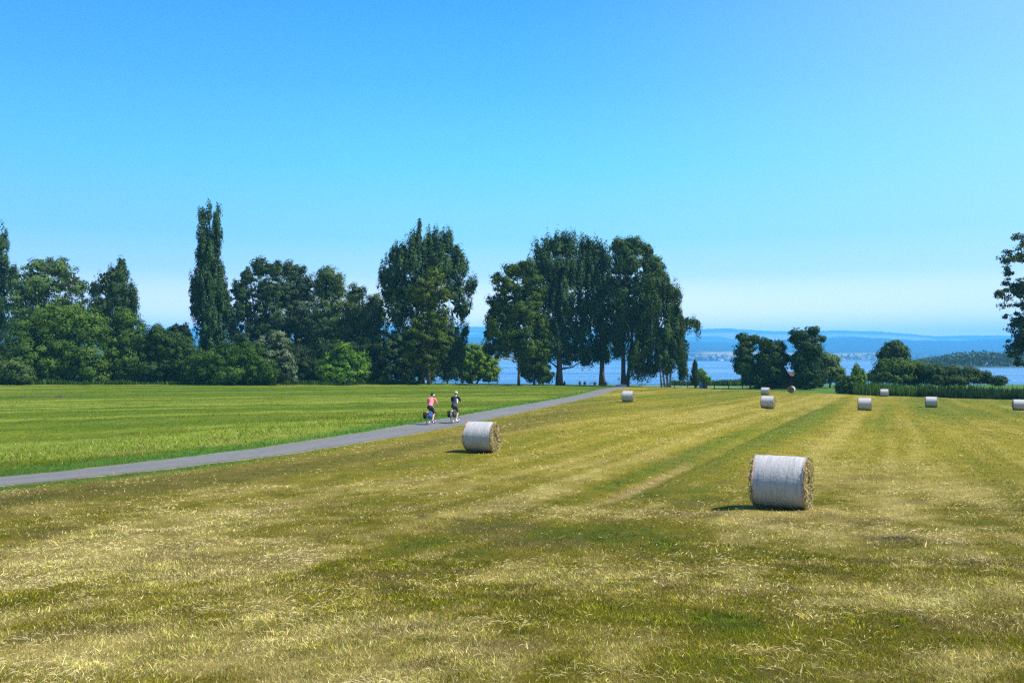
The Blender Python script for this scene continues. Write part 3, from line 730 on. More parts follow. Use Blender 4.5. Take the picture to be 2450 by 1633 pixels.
G3 = 'trees around the brown house'
tree('house_tree', 'ragged thin tree left of the brown house, lake behind it', 'tree', 1795, 187,
     [(1778, 808, 14, 12), (1800, 812, 10, 12), (1783, 840, 22, 24), (1775, 868, 20, 18), (1795, 875, 24, 26), (1768, 885, 8, 8), (1800, 905, 26, 18), (1785, 900, 12, 14)],
     2700, (.020, .048, .014), (.044, .085, .022), 'loose', .95, .40, trunk_r=.2, limbs=12, group=G3)
tree('house_tree', 'broad dark tree hiding the left half of the brown house', 'tree', 1845, 186,
     [(1832, 825, 16, 16), (1866, 834, 12, 18), (1850, 850, 28, 28), (1828, 870, 20, 26), (1848, 895, 34, 30), (1815, 910, 22, 16), (1880, 860, 7, 18)],
     4200, (.016, .040, .012), (.036, .072, .020), 'round', .95, .40, trunk_r=.26, limbs=8, group=G3)
tree('house_tree', 'tallest ragged tree right of the brown house', 'tree', 1928, 184,
     [(1915, 803, 22, 14), (1945, 793, 12, 12), (1930, 830, 30, 26), (1912, 860, 20, 22), (1945, 860, 22, 26), (1935, 895, 32, 28), (1905, 812, 10, 8), (1962, 810, 8, 7), (1925, 915, 26, 14)],
     4300, (.016, .040, .012), (.036, .074, .018), 'loose', 1.0, .40, trunk_r=.28, limbs=14, group=G3)
tree('pale_willow', 'pale round willow beside the tallest ragged tree, near the house', 'tree', 1985, 197,
     [(1975, 862, 20, 16), (1995, 872, 18, 18), (1985, 890, 32, 24), (2010, 900, 12, 18), (1965, 905, 20, 18)], 3000, (.05, .095, .028), (.12, .18, .07), 'round', .9, .34, trunk_r=.2, limbs=5, group=G3)
tree('reed_edge_bush', 'dark little bush at the left end of the reed bed', 'bush', 2030, 158, [(2030, 918, 16, 18), (2038, 933, 14, 12), (2012, 925, 12, 14)], 1500, (.024, .058, .016), (.055, .10, .024), 'round', .6, .28, trunk_r=.06, limbs=3)
tree('pointed_bush', 'bright pointed bush just above the left end of the reed bed', 'bush', 2054, 163, [(2049, 888, 7, 12), (2053, 902, 15, 14), (2064, 910, 14, 12), (2048, 918, 18, 12)], 1500, BRI_B, BRI_A, 'plume', .5, .27, trunk_r=.06, limbs=3)
G4 = 'bushes behind the reed bed'
tree('round_crown_tree', 'grey-green round-topped tree rising above the bushes behind the reeds', 'tree', 2140, 174,
     [(2140, 838, 28, 22), (2122, 852, 16, 18), (2160, 850, 14, 18), (2140, 868, 30, 20)], 3200, (.028, .06, .028), (.06, .105, .045), 'round', .85, .34, trunk_r=.22, limbs=6, group=G4)
tree('thicket_bush', 'wide green thicket below the round-topped tree', 'bush', 2150, 167,
     [(2115, 882, 24, 18), (2150, 878, 34, 18), (2195, 882, 32, 16), (2095, 902, 18, 16), (2140, 900, 50, 18), (2200, 905, 50, 14)], 5600, (.034, .078, .016), (.072, .13, .026), 'round', .9, .32, trunk_r=.15, limbs=3, group=G4)
tree('thicket_bush', 'darker thicket sloping down to the right behind the reeds', 'bush', 2260, 163,
     [(2240, 890, 30, 14), (2280, 892, 26, 14), (2315, 894, 24, 14), (2270, 908, 60, 10), (2350, 904, 24, 12), (2385, 910, 18, 7)], 4800, (.022, .052, .016), (.046, .085, .026), 'round', .85, .32, trunk_r=.12, limbs=3, group=G4)
tree('overhanging_tree', 'dark sparse tree reaching in from the right photo edge', 'tree', 2545, 150,
     [(2448, 575, 20, 16), (2433, 615, 30, 24), (2405, 625, 16, 14), (2418, 650, 20, 14), (2443, 690, 45, 38), (2391, 702, 16, 12), (2405, 725, 14, 14), (2443, 760, 36, 34), (2425, 835, 20, 22), (2448, 810, 30, 36), (2411, 838, 10, 10), (2513, 620, 50, 80), (2523, 740, 70, 80), (2438, 868, 12, 12)],
     3900, (.020, .046, .022), (.045, .08, .034), 'loose', .8, .36, per=20, trunk_r=.34, limbs=26, core=3)

# ------------------------------------------------------------------ far woods on the other shore (one mass each)
def woods(name, pts, base, alt, seed, dens=10, ls=5.0, hmul=1.0):
    Ps, Ns, Vs_ = [], [], []
    for (x, y, z, h, w) in pts:
        k = dens
        g = unit(rng.normal(size=(k, 3)))
        g[:, 2] = np.abs(g[:, 2]) * 1.6 - .8
        Ps.append(np.array([x, y, z + h * .45]) + g * np.array([w, w, h * .55])); Ns.append(unit(g + rng.normal(size=(k, 3)) * .35)); Vs_.append(np.full(k, rng.normal()))
    P, N, val = np.concatenate(Ps), np.concatenate(Ns), np.concatenate(Vs_)
    L = ls * rng.uniform(.6, 1.3, len(P))
    V, Fq_ = leaf_quads(P, N, L, L * .8)
    return tag(link(name, mesh_np(name, V, Fq_, M_LEAF, np.repeat(leaf_colors(len(P), val, base, alt), 3, 0))), kind='stuff')
pts = []
for px in np.arange(-700, 3300, 4.0):
    for r_ in range(3):
        y = rng.uniform(4010, 4500); x = X_of(px + rng.uniform(-3, 3), y)
        if fbm(np.array([x * .0033]), np.array([y * .0033]), 2, 131)[0] < .42: continue
        pts.append((x, y, float(hill_z(np.array(x), np.array(y))), rng.uniform(12, 26), rng.uniform(10, 19)))
o = woods('shore_woods', pts, (.03, .06, .022), (.06, .10, .035), 3, 9, 10.0)
tag(o, 'hazy belt of trees along the far shore of the lake', 'woods')
pts = []
for px in np.arange(2165, 2760, 2.2):
    prof = np.interp(px, [2165, 2200, 2260, 2300, 2360, 2420, 2500, 2760], [3, 9, 15, 20, 21, 19, 18, 14])
    for r_ in range(3):
        y = rng.uniform(745, 880); x = X_of(px + rng.uniform(-2, 2), y)
        pts.append((x, y, LAKE + 1, prof * .66 * rng.uniform(.75, 1.15), rng.uniform(2.8, 5.2)))
o = woods('wooded_spit', pts, (.028, .056, .022), (.065, .11, .035), 4, 12, 2.2)
tag(o, 'wooded spit of land in the lake, right of the bushes behind the reeds', 'woods')
mb = MB()
spit = [(2150, 752), (2300, 744), (2760, 742), (2760, 900), (2150, 890)]
mb.add([(X_of(a, b), b, LAKE - 1) for a, b in spit] + [(X_of(a, b) * 1.002, b + 3, LAKE + .5) for a, b in spit], [(5, 6, 7, 8, 9)] + [(i, (i + 1) % 5, 5 + (i + 1) % 5, 5 + i) for i in range(5)])
tag(mb.build('spit_land', simple('bank_grass', (.03, .05, .018), .95), smooth=False), kind='structure')

# village on the far shore
M_HW = simple('house_plaster', (.72, .70, .66), .8, .1); M_HR = simple('house_tiles', (.20, .14, .11), .8, .2)
house_meshes = []
for (w, dpt, h, rh) in ((10, 8, 9, 5), (15, 9, 8, 5), (9, 9, 13, 4.5)):
    mb = MB(); mb.box((0, 0, h / 2), (w, dpt, h / 2), m=0)
    mb.add([(-w - .6, -dpt - .6, h), (w + .6, -dpt - .6, h), (w + .6, dpt + .6, h), (-w - .6, dpt + .6, h), (-w - .6, 0, h + rh), (w + .6, 0, h + rh)],
           [(0, 1, 5, 4), (2, 3, 4, 5), (0, 4, 3), (1, 2, 5)], 1)
    house_meshes.append(mb.mesh('far_house', [M_HW, M_HR], smooth=False))
hs = []
for (a, b, c, dd_, k) in ((1640, 1790, 4080, 4480, 26), (1995, 2105, 4080, 4480, 16), (1170, 1330, 4100, 4500, 4), (1420, 1500, 4100, 4500, 4)):
    for i in range(k): hs.append((random.uniform(a, b), random.uniform(c, dd_)))
for i, (px, y) in enumerate(hs):
    x = X_of(px, y); z = float(hill_z(np.array(x), np.array(y)))
    o = link('far_house', house_meshes[i % 3], None, (x, y, z - .3)); o.rotation_euler.z = random.uniform(-.5, .5)
    tag(o, 'tiny pale house of the hazy village on the far shore', 'house', 'village houses on the far shore')

# ------------------------------------------------------------------ reeds and weeds
def blades(P, H, Wd, lean, colr, seg=1, flat=False):
    """upright tapering blades from base points: returns V, F (triangles), colours"""
    k = len(P); a = rng.uniform(0, 2 * np.pi, k)
    side = np.stack([np.cos(a), np.sin(a), np.zeros(k)], 1)
    la = rng.uniform(0, 2 * np.pi, k); ld = np.stack([np.cos(la), np.sin(la), np.zeros(k)], 1) * lean[:, None]
    up = np.array([0, 0, 1.0])
    hw = side * (Wd / 2)[:, None]
    if seg == 1:
        tip = P + (ld + up) * H[:, None]
        V = np.stack([P - hw, P + hw, tip], 1).reshape(-1, 3)
        Fb = np.arange(3 * k).reshape(-1, 3); c = np.repeat(colr, 3, 0)
    else:
        mid = P + (ld * .48 + up * .55) * H[:, None]; tip = P + (ld * 1.05 + up * .97) * H[:, None]
        V = np.stack([P - hw, P + hw, mid - hw * .7, mid + hw * .7, tip], 1).reshape(-1, 3)
        o = np.arange(k)[:, None, None] * 5
        Fb = (o + np.array([[0, 1, 3], [0, 3, 2], [2, 3, 4]])[None]).reshape(-1, 3); c = np.repeat(colr, 5, 0)
    return V, Fb, c
k = 15000
px = rng.uniform(2040, 2700, k); xr = rng.random(k) ** 1.3 * 16
Yb = np.interp(px, FE[:, 0], FE[:, 1]) + .8 + xr; Xb = X_of(px, Yb)
Pb = np.stack([Xb, Yb, ground(Xb, Yb) - .05], 1)
H = rng.uniform(.8, 2.4, k) * np.where(rng.random(k) < .12, 1.3, 1) * (.25 + 1.3 * fbm(Xb * .16, Yb * .25, 3, 141)) * np.interp(px, [2040, 2180, 2300, 2700], [1.05, .95, .8, .8])
cr = (np.array([.018, .045, .012]) + np.array([.030, .060, .006]) * sstep(.42, .62, fbm(Xb * .12, Yb * .3, 2, 145) + .25 * (1 - sstep(2090, 2230, px)))[:, None] * (1 - .85 * sstep(2150, 2300, px))[:, None]) * np.exp(rng.normal(size=(k, 1)) * .25) * (1 + .7 * rng.random((k, 1)) * np.array([1, .6, .6]))  # shade of bushes and trees is painted into the reeds on the right
V, Fb, c = blades(Pb, H, rng.uniform(.10, .2, k), rng.uniform(0, .22, k), cr, 2)
tag(link('reeds', mesh_np('reeds', V, Fb, M_GRASS, c)), 'bed of tall green reeds along the right end of the meadow', 'reeds', kind='stuff')
k = 17000   # waterside reeds and rank weeds along hedge foot
px = np.concatenate([rng.uniform(1605, 1800, 3000), rng.uniform(-250, 1000, 14000)])
Yb = np.concatenate([rng.uniform(213, 226, 3000), np.interp(px[3000:], FE[:, 0], FE[:, 1]) + np.abs(rng.normal(0, 2.6, 14000)) + .2]); Xb = X_of(px, Yb)
H = np.concatenate([rng.uniform(.5, 1.6, 3000) * (.2 + 1.3 * fbm(Xb[:3000] * .2, Yb[:3000] * .2, 2, 147)), rng.uniform(.25, 1.15, 14000) * (.15 + 1.5 * fbm(Xb[3000:] * .15, Yb[3000:] * .15, 2, 143))])
Pb = np.stack([Xb, Yb, ground(Xb, Yb) - .05], 1)
cr = np.array([.028, .068, .012]) * np.exp(rng.normal(size=(k, 1)) * .3) * (1 + .8 * rng.random((k, 1)) * np.array([1, .5, .5]))
V, Fb, c = blades(Pb, H, rng.uniform(.12, .26, k), rng.uniform(0, .35, k), cr, 2)
tag(link('tall_weeds', mesh_np('tall_weeds', V, Fb, M_GRASS, c)), 'rank green weeds along the foot of the hedge and by the water', 'weeds', kind='stuff')

# ------------------------------------------------------------------ mown grass
GRASS_N = 470000
ymin, ymax, al = 4.2, 190.0, 1.98
uu = rng.random(GRASS_N)
e = 2 - al
Yb = (ymin ** e + uu * (ymax ** e - ymin ** e)) ** (1 / e)
Xb = rng.uniform(-1, 1, GRASS_N) * (.66 * Yb + 1.5)
# tufts: pull groups of blades together
tf = rng.normal(size=(GRASS_N, 2)) * .05
q = .22
Xq = np.floor(Xb / q) * q + (_h(np.floor(Xb / q), np.floor(Yb / q), 151)) * q; Yq = np.floor(Yb / q) * q + (_h(np.floor(Xb / q), np.floor(Yb / q), 152)) * q
tu = rng.random(GRASS_N) < .5
Xb = np.where(tu & (Yb < 40), Xq + tf[:, 0], Xb); Yb = np.where(tu & (Yb < 40), Yq + tf[:, 1], Yb)
cf_, dry, pd, vg, so = field(Xb, Yb)
ok = (np.abs(pd) > np.interp(Yb, [18, 28, 45, 70], [1.0, 1.05, 1.25, 1.42]) - .06 + .42 * rng.random(GRASS_N) ** .7 * (.4 + 1.2 * fbm(Xb * .5, Yb * .5, 2, 167))) & (Yb < field_end(Xb) + 1) & (rng.random(GRASS_N) > so * .8)
Xb, Yb, cf_, dry, pd, vg = Xb[ok], Yb[ok], cf_[ok], dry[ok], pd[ok], vg[ok]
k = len(Xb)
zb = ground(Xb, Yb, pd)
strawy = rng.random(k) < np.clip(.10 + .55 * (dry - .35), .04, .65) * (1 - .8 * vg) * np.where(pd < 0, .35, 1)
cr = cf_ * np.exp(rng.normal(size=(k, 1)) * .36)
gsh = (rng.random(k) < .35)[:, None]
cr = np.where(gsh, cr * np.array([.62, 1.0, .7]), cr)
cs = np.array([.50, .405, .18]) * np.exp(rng.normal(size=(k, 1)) * .3)
sw = (strawy * (1 - sstep(25, 70, Yb) * .6))[:, None]
cr = np.clip(cr * (1 - sw) + cs * sw, 0, .75)
clump = fbm(Xb * 1.3, Yb * 1.3, 2, 161)
cr = cr * np.exp((fbm(Xb * 2.6, Yb * 2.6, 2, 163) - .5)[:, None] * 1.1 * (1 - sstep(15, 40, Yb))[:, None])
tall = np.where(pd < 0, np.exp(-((pd + 6) / 3.2) ** 2) * (1 - sstep(45, 80, Yb)), 0)
qc = .17
hx_ = _h(np.floor(Xb / qc + .3 * fbm(Xb * 3, Yb * 3, 1, 180)), np.floor(Yb / qc), 155); hy_ = _h(np.floor(Xb / qc + 7), np.floor(Yb / qc), 156)
nr_k = 1 - sstep(18, 35, Yb)
cr = cr * (1 + nr_k * (np.exp((hy_ - .5) * 1.0) - 1))[:, None]
H = rng.uniform(.018, .055, k) * (.45 + 1.1 * clump) * (1 + nr_k * (.35 + 1.15 * hx_ ** 2 - 1)) * (1 + .9 * vg + 2.2 * tall) * (1 + .25 * sstep(20, 60, Yb))
H = np.where(strawy & (rng.random(k) < .2), H * 1.35, H)
Wd = np.maximum(.0038, Yb * .00058) * rng.uniform(.7, 1.5, k)
lean = np.abs(rng.normal(0, .85, k)) + .35 * strawy * (rng.random(k) < .6)
Pb = np.stack([Xb, Yb, zb - .005], 1)
nr = Yb < 16
V1, F1, c1 = blades(Pb[nr], H[nr], Wd[nr], lean[nr], cr[nr], 2)
V2, F2, c2 = blades(Pb[~nr], H[~nr], Wd[~nr], lean[~nr], cr[~nr], 1)
k = 480000
Y3 = np.sqrt(rng.uniform(4.6 ** 2, 27.0 ** 2, k)); Y3 = np.where(rng.random(k) < .5, rng.uniform(4.6, 14, k), Y3)
X3 = rng.uniform(-1, 1, k) * (.64 * Y3 + 1.2)
c3, d3, p3, v3, s3 = field(X3, Y3)
ok = (p3 > 1.4) & (rng.random(k) > s3 * .7) & (rng.random(k) < 1 - sstep(13, 27, Y3))
X3, Y3, c3, d3, p3 = X3[ok], Y3[ok], c3[ok], d3[ok], p3[ok]; k = len(X3)
f1 = fbm(X3 * 4.5, Y3 * 4.5, 2, 190); f2 = fbm(X3 * 1.7, Y3 * 1.7, 2, 191)
c3 = c3 * np.exp((f1 - .5)[:, None] * 1.9 + (f2 - .5)[:, None] * .8 + rng.normal(size=(k, 1)) * .42)
br3 = (rng.random(k) < .16)[:, None]; gr3 = (rng.random(k) < .22)[:, None]
c3 = np.where(br3, np.array([.15, .10, .04]) * np.exp(rng.normal(size=(k, 1)) * .4), c3)
c3 = np.where(gr3 & ~br3, c3 * np.array([.6, .95, .6]), c3)
st3 = (rng.random(k) < np.clip((d3 - .3) * .5, .03, .4))[:, None]
c3 = np.clip(np.where(st3, np.array([.56, .47, .23]) * np.exp(rng.normal(size=(k, 1)) * .25), c3), 0, .75)
V3_, F3, cc3 = blades(np.stack([X3, Y3, ground(X3, Y3, p3) - .003], 1), rng.uniform(.012, .036, k) * (.5 + f1), np.maximum(.0045, Y3 * .0007) * rng.uniform(.7, 1.5, k), np.abs(rng.normal(.5, 1.0, k)), c3, 1)
F3 = F3 + len(V1) + len(V2); V2 = np.concatenate([V2, V3_]); F2 = np.concatenate([F2, F3 - len(V1)]); c2 = np.concatenate([c2, cc3])
tag(link('grass', mesh_np('grass', np.concatenate([V1, V2]), np.concatenate([F1, F2 + len(V1)]), M_GRASS, np.concatenate([c1, c2]))),
    'short mown grass of the meadow, green and straw yellow', 'grass', kind='stuff')
# cut straw left lying
k = 120000
Yb = (4.5 ** .3 + rng.random(k) * (75 ** .3 - 4.5 ** .3)) ** (1 / .3); Xb = rng.uniform(-1, 1, k) * (.66 * Yb + 1.5)
_, dry, pd, vg, so = field(Xb, Yb)
cl_ = fbm(Xb * .9, Yb * .9, 3, 171)
ok = (pd > 1.9) & (rng.random(k) < np.clip((dry - .25) * 1.1, .08, 1) * np.clip((cl_ - .44) * 5, .05, 1))
Xb, Yb = Xb[ok], Yb[ok]; k = len(Xb)
zb = ground(Xb, Yb) + rng.uniform(.015, .055, k)
an = (fbm(Xb * .7, Yb * .7, 2, 173) - .5) * 5 + rng.normal(0, .55, k); Ls = rng.uniform(.035, .11, k) * np.where(rng.random(k) < .05, 2.2, 1); wd = np.maximum(.0028, Yb * .0004) * rng.uniform(.7, 1.4, k)
dx = np.stack([np.cos(an), np.sin(an), rng.normal(0, .16, k)], 1) * (Ls / 2)[:, None]; nx_ = np.stack([-np.sin(an), np.cos(an), np.full(k, .6)], 1) * (wd / 2)[:, None]
C = np.stack([Xb, Yb, zb], 1); bow = np.zeros((k, 3)); bow[:, :2] = rng.normal(0, .05, (k, 2)) * Ls[:, None]; bow[:, 2] = .012
V = np.stack([C - dx, C + nx_ + bow, C + dx, C - nx_ + bow], 1).reshape(-1, 3)
cs = np.repeat(np.array([.56, .47, .24]) * np.exp(rng.normal(size=(k, 1)) * .26), 4, 0)
tag(link('cut_straw', mesh_np('cut_straw', V, np.arange(4 * k).reshape(-1, 4), M_GRASS, np.clip(cs, 0, .8))), 'loose pale straw lying on the mown meadow', 'straw', kind='stuff')

# ------------------------------------------------------------------ round bales
m, n, l, p = new_mat('bale_net')
t = n.new('ShaderNodeTexCoord')
mp = n.new('ShaderNodeMapping'); mp.inputs['Scale'].default_value = (14, 1.6, 1.6)
q = n.new('ShaderNodeTexNoise'); q.inputs['Scale'].default_value = 1.2; q.inputs['Detail'].default_value = 6; q.inputs['Roughness'].default_value = .7
l.new(t.outputs['Object'], mp.inputs[0]); l.new(mp.outputs[0], q.inputs['Vector'])
r = n.new('ShaderNodeValToRGB'); r.color_ramp.elements[0].position = .36; r.color_ramp.elements[0].color = (.31, .30, .285, 1); r.color_ramp.elements[1].position = .54; r.color_ramp.elements[1].color = (.405, .395, .395, 1)
l.new(q.outputs['Fac'], r.inputs[0]); l.new(r.outputs[0], p.inputs['Base Color'])
q3 = n.new('ShaderNodeTexNoise'); q3.inputs['Scale'].default_value = 14; q3.inputs['Detail'].default_value = 5
l.new(t.outputs['Object'], q3.inputs['Vector'])
b = n.new('ShaderNodeBump'); b.inputs['Strength'].default_value = .35; b.inputs['Distance'].default_value = .03
mm = n.new('ShaderNodeMath'); mm.operation = 'ADD'; l.new(q.outputs['Fac'], mm.inputs[0]); l.new(q3.outputs['Fac'], mm.inputs[1])
l.new(mm.outputs[0], b.inputs['Height']); l.new(b.outputs[0], p.inputs['Normal'])
p.inputs['Roughness'].default_value = .5; p.inputs['Specular IOR Level'].default_value = .35
M_NET = m
M_HAY = simple('hay', (.27, .225, .10), .9, c2=(.075, .055, .022), scale=9, bump=1.0)
M_EDGE = simple('twine', (.55, .22, .15), .7)
BR, BL = .615, 1.22
def bale_parts(seed, detail):
    r2 = np.random.default_rng(seed)
    nseg = 56 if detail else 28
    mb = MB(); V = []; na = 12
    for j in range(na + 1):
        x = (j / na - .5) * BL * .985
        for i in range(nseg):
            w = 2 * math.pi * i / nseg
            rr_ = BR * (1 - .025 * (abs(2 * j / na - 1)) ** 4) + .010 * math.sin(3 * w + seed) + .006 * math.sin(j * 2.1 + 5 * w)
            cz = math.sin(w)
            rr_ *= 1 - .022 * max(0, -cz) ** 2
            V.append((x, rr_ * math.cos(w), rr_ * cz))
    mb.add(V, [(j * nseg + i, j * nseg + (i + 1) % nseg, (j + 1) * nseg + (i + 1) % nseg, (j + 1) * nseg + i) for j in range(na) for i in range(nseg)])
    net = mb.mesh('net_wrap', M_NET)
    nr_ = 9; hays = []
    for sg in (-1, 1):
        mb = MB()
        V = [(sg * (BL / 2 - .02), 0, 0)]
        for j in range(1, nr_ + 1):
            for i in range(nseg):
                w = 2 * math.pi * i / nseg; rr_ = (BR - .012) * j / nr_
                V.append((sg * (BL / 2 + .012 + (r2.uniform(-.03, .035) if j < nr_ else -.03)), rr_ * math.cos(w), rr_ * math.sin(w) * (1 - .02 * (math.sin(w) < 0))))
        Fs = [(0, 1 + i, 1 + (i + 1) % nseg) for i in range(nseg)] + [(1 + (j - 1) * nseg + i, 1 + j * nseg + i, 1 + j * nseg + (i + 1) % nseg, 1 + (j - 1) * nseg + (i + 1) % nseg) for j in range(1, nr_) for i in range(nseg)]
        if sg < 0: Fs = [f[::-1] for f in Fs]
        mb.add(V, Fs); hays.append(mb.mesh('hay_end', M_HAY, smooth=False))
    # loose stalks on the end faces and round the rims
    k_ = 2600 if detail else 500
    sg = r2.choice([-1, 1], k_); w = r2.uniform(0, 2 * np.pi, k_); rr_ = BR * np.sqrt(r2.random(k_)); rim = r2.random(k_) < .35; rr_ = np.where(rim, BR * r2.uniform(.97, 1.03, k_), rr_)
    C = np.stack([sg * (BL / 2 + r2.uniform(-.05, .045, k_)), rr_ * np.cos(w), rr_ * np.sin(w) * np.where(np.sin(w) < 0, .985, 1)], 1)
    tdir = unit(np.stack([sg * r2.uniform(-.1, .6, k_), -np.sin(w) + r2.normal(0, .5, k_), np.cos(w) + r2.normal(0, .5, k_)], 1))
    side = unit(np.cross(tdir, r2.normal(size=(k_, 3))))
    ln = r2.uniform(.04, .15, k_)[:, None]; wd_ = r2.uniform(.004, .009, k_)[:, None] * (1 if detail else 2.2)
    V = np.stack([C - tdir * ln / 2, C + side * wd_, C + tdir * ln / 2, C - side * wd_], 1).reshape(-1, 3)
    V[:, 2] = np.maximum(V[:, 2], -BR * .97)
    cc_ = np.repeat(np.array([.30, .255, .125]) * np.exp(r2.normal(size=(k_, 1)) * .4), 4, 0)
    st = mesh_np('loose_stalks', V, np.arange(4 * k_).reshape(-1, 4), M_GRASS, np.clip(cc_, 0, .8))
    tws = []
    for x in (-BL / 2 * .93, BL / 2 * .93):
        mb = MB(); mb.ring((x, 0, -.004), (1, 0, 0), BR * .985 + .004, .006, 40, k=4); tws.append(mb.mesh('edge_twine', M_EDGE))
    return [('net_wrap', net), ('loose_stalks', st)] + [('hay_end', h) for h in hays] + [('edge_twine', t_) for t_ in tws]
bp_near = bale_parts(3, True); bp_near2 = bale_parts(11, True); bp_far = bale_parts(5, False)
BALES = [  # px, d, axis turn (right end towards the camera), label, parts
    (1868, 21.0, 27, 'largest net-wrapped round bale, close at the right of the meadow', bp_near),
    (1153, 36.4, 20, 'wrapped round bale just beside the tarmac path, near the two cyclists', bp_near2),
    (1503, 98, 20, 'small wrapped round bale by the far end of the tarmac path', bp_far),
    (1837, 86, 27, 'round bale directly in front of another bale, near the house trees', bp_far),
    (1831, 141, 28, 'far round bale peeking out just behind the top of another bale', bp_far),
    (1893, 160, 118, 'far round bale turned the other way, bright end face, below the house', bp_far),
    (2068, 86, 22, 'round bale in the open between the house trees and the reed bed', bp_far),
    (2115, 146, 22, 'far small round bale tight against the reed bed', bp_far),
    (2227, 102, 24, 'lone round bale out in front of the middle of the reed bed', bp_far),
    (2437, 98, 24, 'round bale cut by the right photo edge, in front of the reeds', bp_far)]
for (px, d, turn, lab, parts) in BALES:
    x = X_of(px, d); z = float(ground_base(np.array(x), np.array(d)))
    zc = max(z, gz(x, d)) - .01
    root = empty('round_bale', (x, d, zc), -R(turn)); tag(root, lab, 'hay bale', 'round bales on the mown meadow')
    for nm, me in parts:
        o = link(nm, me, root, (0, 0, BR * .978))
        if nm == 'loose_stalks': o['kind'] = 'stuff'

# ------------------------------------------------------------------ people and bicycles
def cloth(name, c, rough=.8): return simple(name, c, rough, .12, 9)
M_SKIN = simple('skin', (.52, .30, .20), .55, .06, 8)
M_BLACK = simple('black_rubber', (.018, .018, .02), .7, .2)
M_STEEL = simple('steel', (.55, .56, .58), .3, .1, metal=.9)
def remesh(name, shapes, mat, voxel=.014, parent=None, smooth_it=4):
    """capsules and ellipsoids united into one continuous skin"""
    mb = MB()
    for s in shapes:
        if s[0] == 'c':
            _, pts, rad = s[:3]; n_ = 10
            mb.tube(pts, rad, n_, sq=s[3] if len(s) > 3 else 1.0)
            for p_, r_ in zip(pts, rad): mb.ell(p_, (r_, r_, r_), 10, 6)
        else: mb.ell(s[1], s[2], 16, 12)
    me = mb.mesh(name + '_src', mat)
    o = bpy.data.objects.new(name + '_src', me); col.objects.link(o)
    md = o.modifiers.new('r', 'REMESH'); md.mode = 'VOXEL'; md.voxel_size = voxel; md.use_smooth_shade = True
    ms = o.modifiers.new('s', 'SMOOTH'); ms.iterations = smooth_it; ms.factor = .5
    dg = bpy.context.evaluated_depsgraph_get()
    res = bpy.data.meshes.new_from_object(o.evaluated_get(dg)); res.name = name
    bpy.data.objects.remove(o); bpy.data.meshes.remove(me)
    if not res.materials: res.materials.append(mat)
    return link(name, res, parent)
def hand(shapes, wrist, fwd, side, up, s=1.0, curl=.9):
    """palm, four unequal bent fingers and a thumb from the palm's side"""
    w = Vector(wrist); f = Vector(fwd).normalized(); sd_ = Vector(side).normalized(); u = Vector(up).normalized()
    shapes.append(('c', [w, w + f * .085 * s], [.026 * s, .034 * s], .6))
    for i, L in enumerate((.070, .080, .074, .058)):
        a = w + f * .085 * s + sd_ * (.027 - .018 * i) * s
        b_ = a + (f * .9 - u * curl * .45).normalized() * L * .45 * s
        c_ = b_ + (f * .5 - u * curl).normalized() * L * .35 * s
        d_ = c_ + (-f * .2 - u * curl).normalized() * L * .25 * s
        shapes.append(('c', [a, b_, c_, d_], [.0095 * s, .009 * s, .0085 * s, .0075 * s]))
    a = w + f * .03 * s + sd_ * .028 * s; b_ = a + (f * .6 + sd_ * .7).normalized() * .035 * s; c_ = b_ + (f * .8 - u * .5).normalized() * .03 * s
    shapes.append(('c', [a, b_, c_], [.012 * s, .0105 * s, .009 * s]))
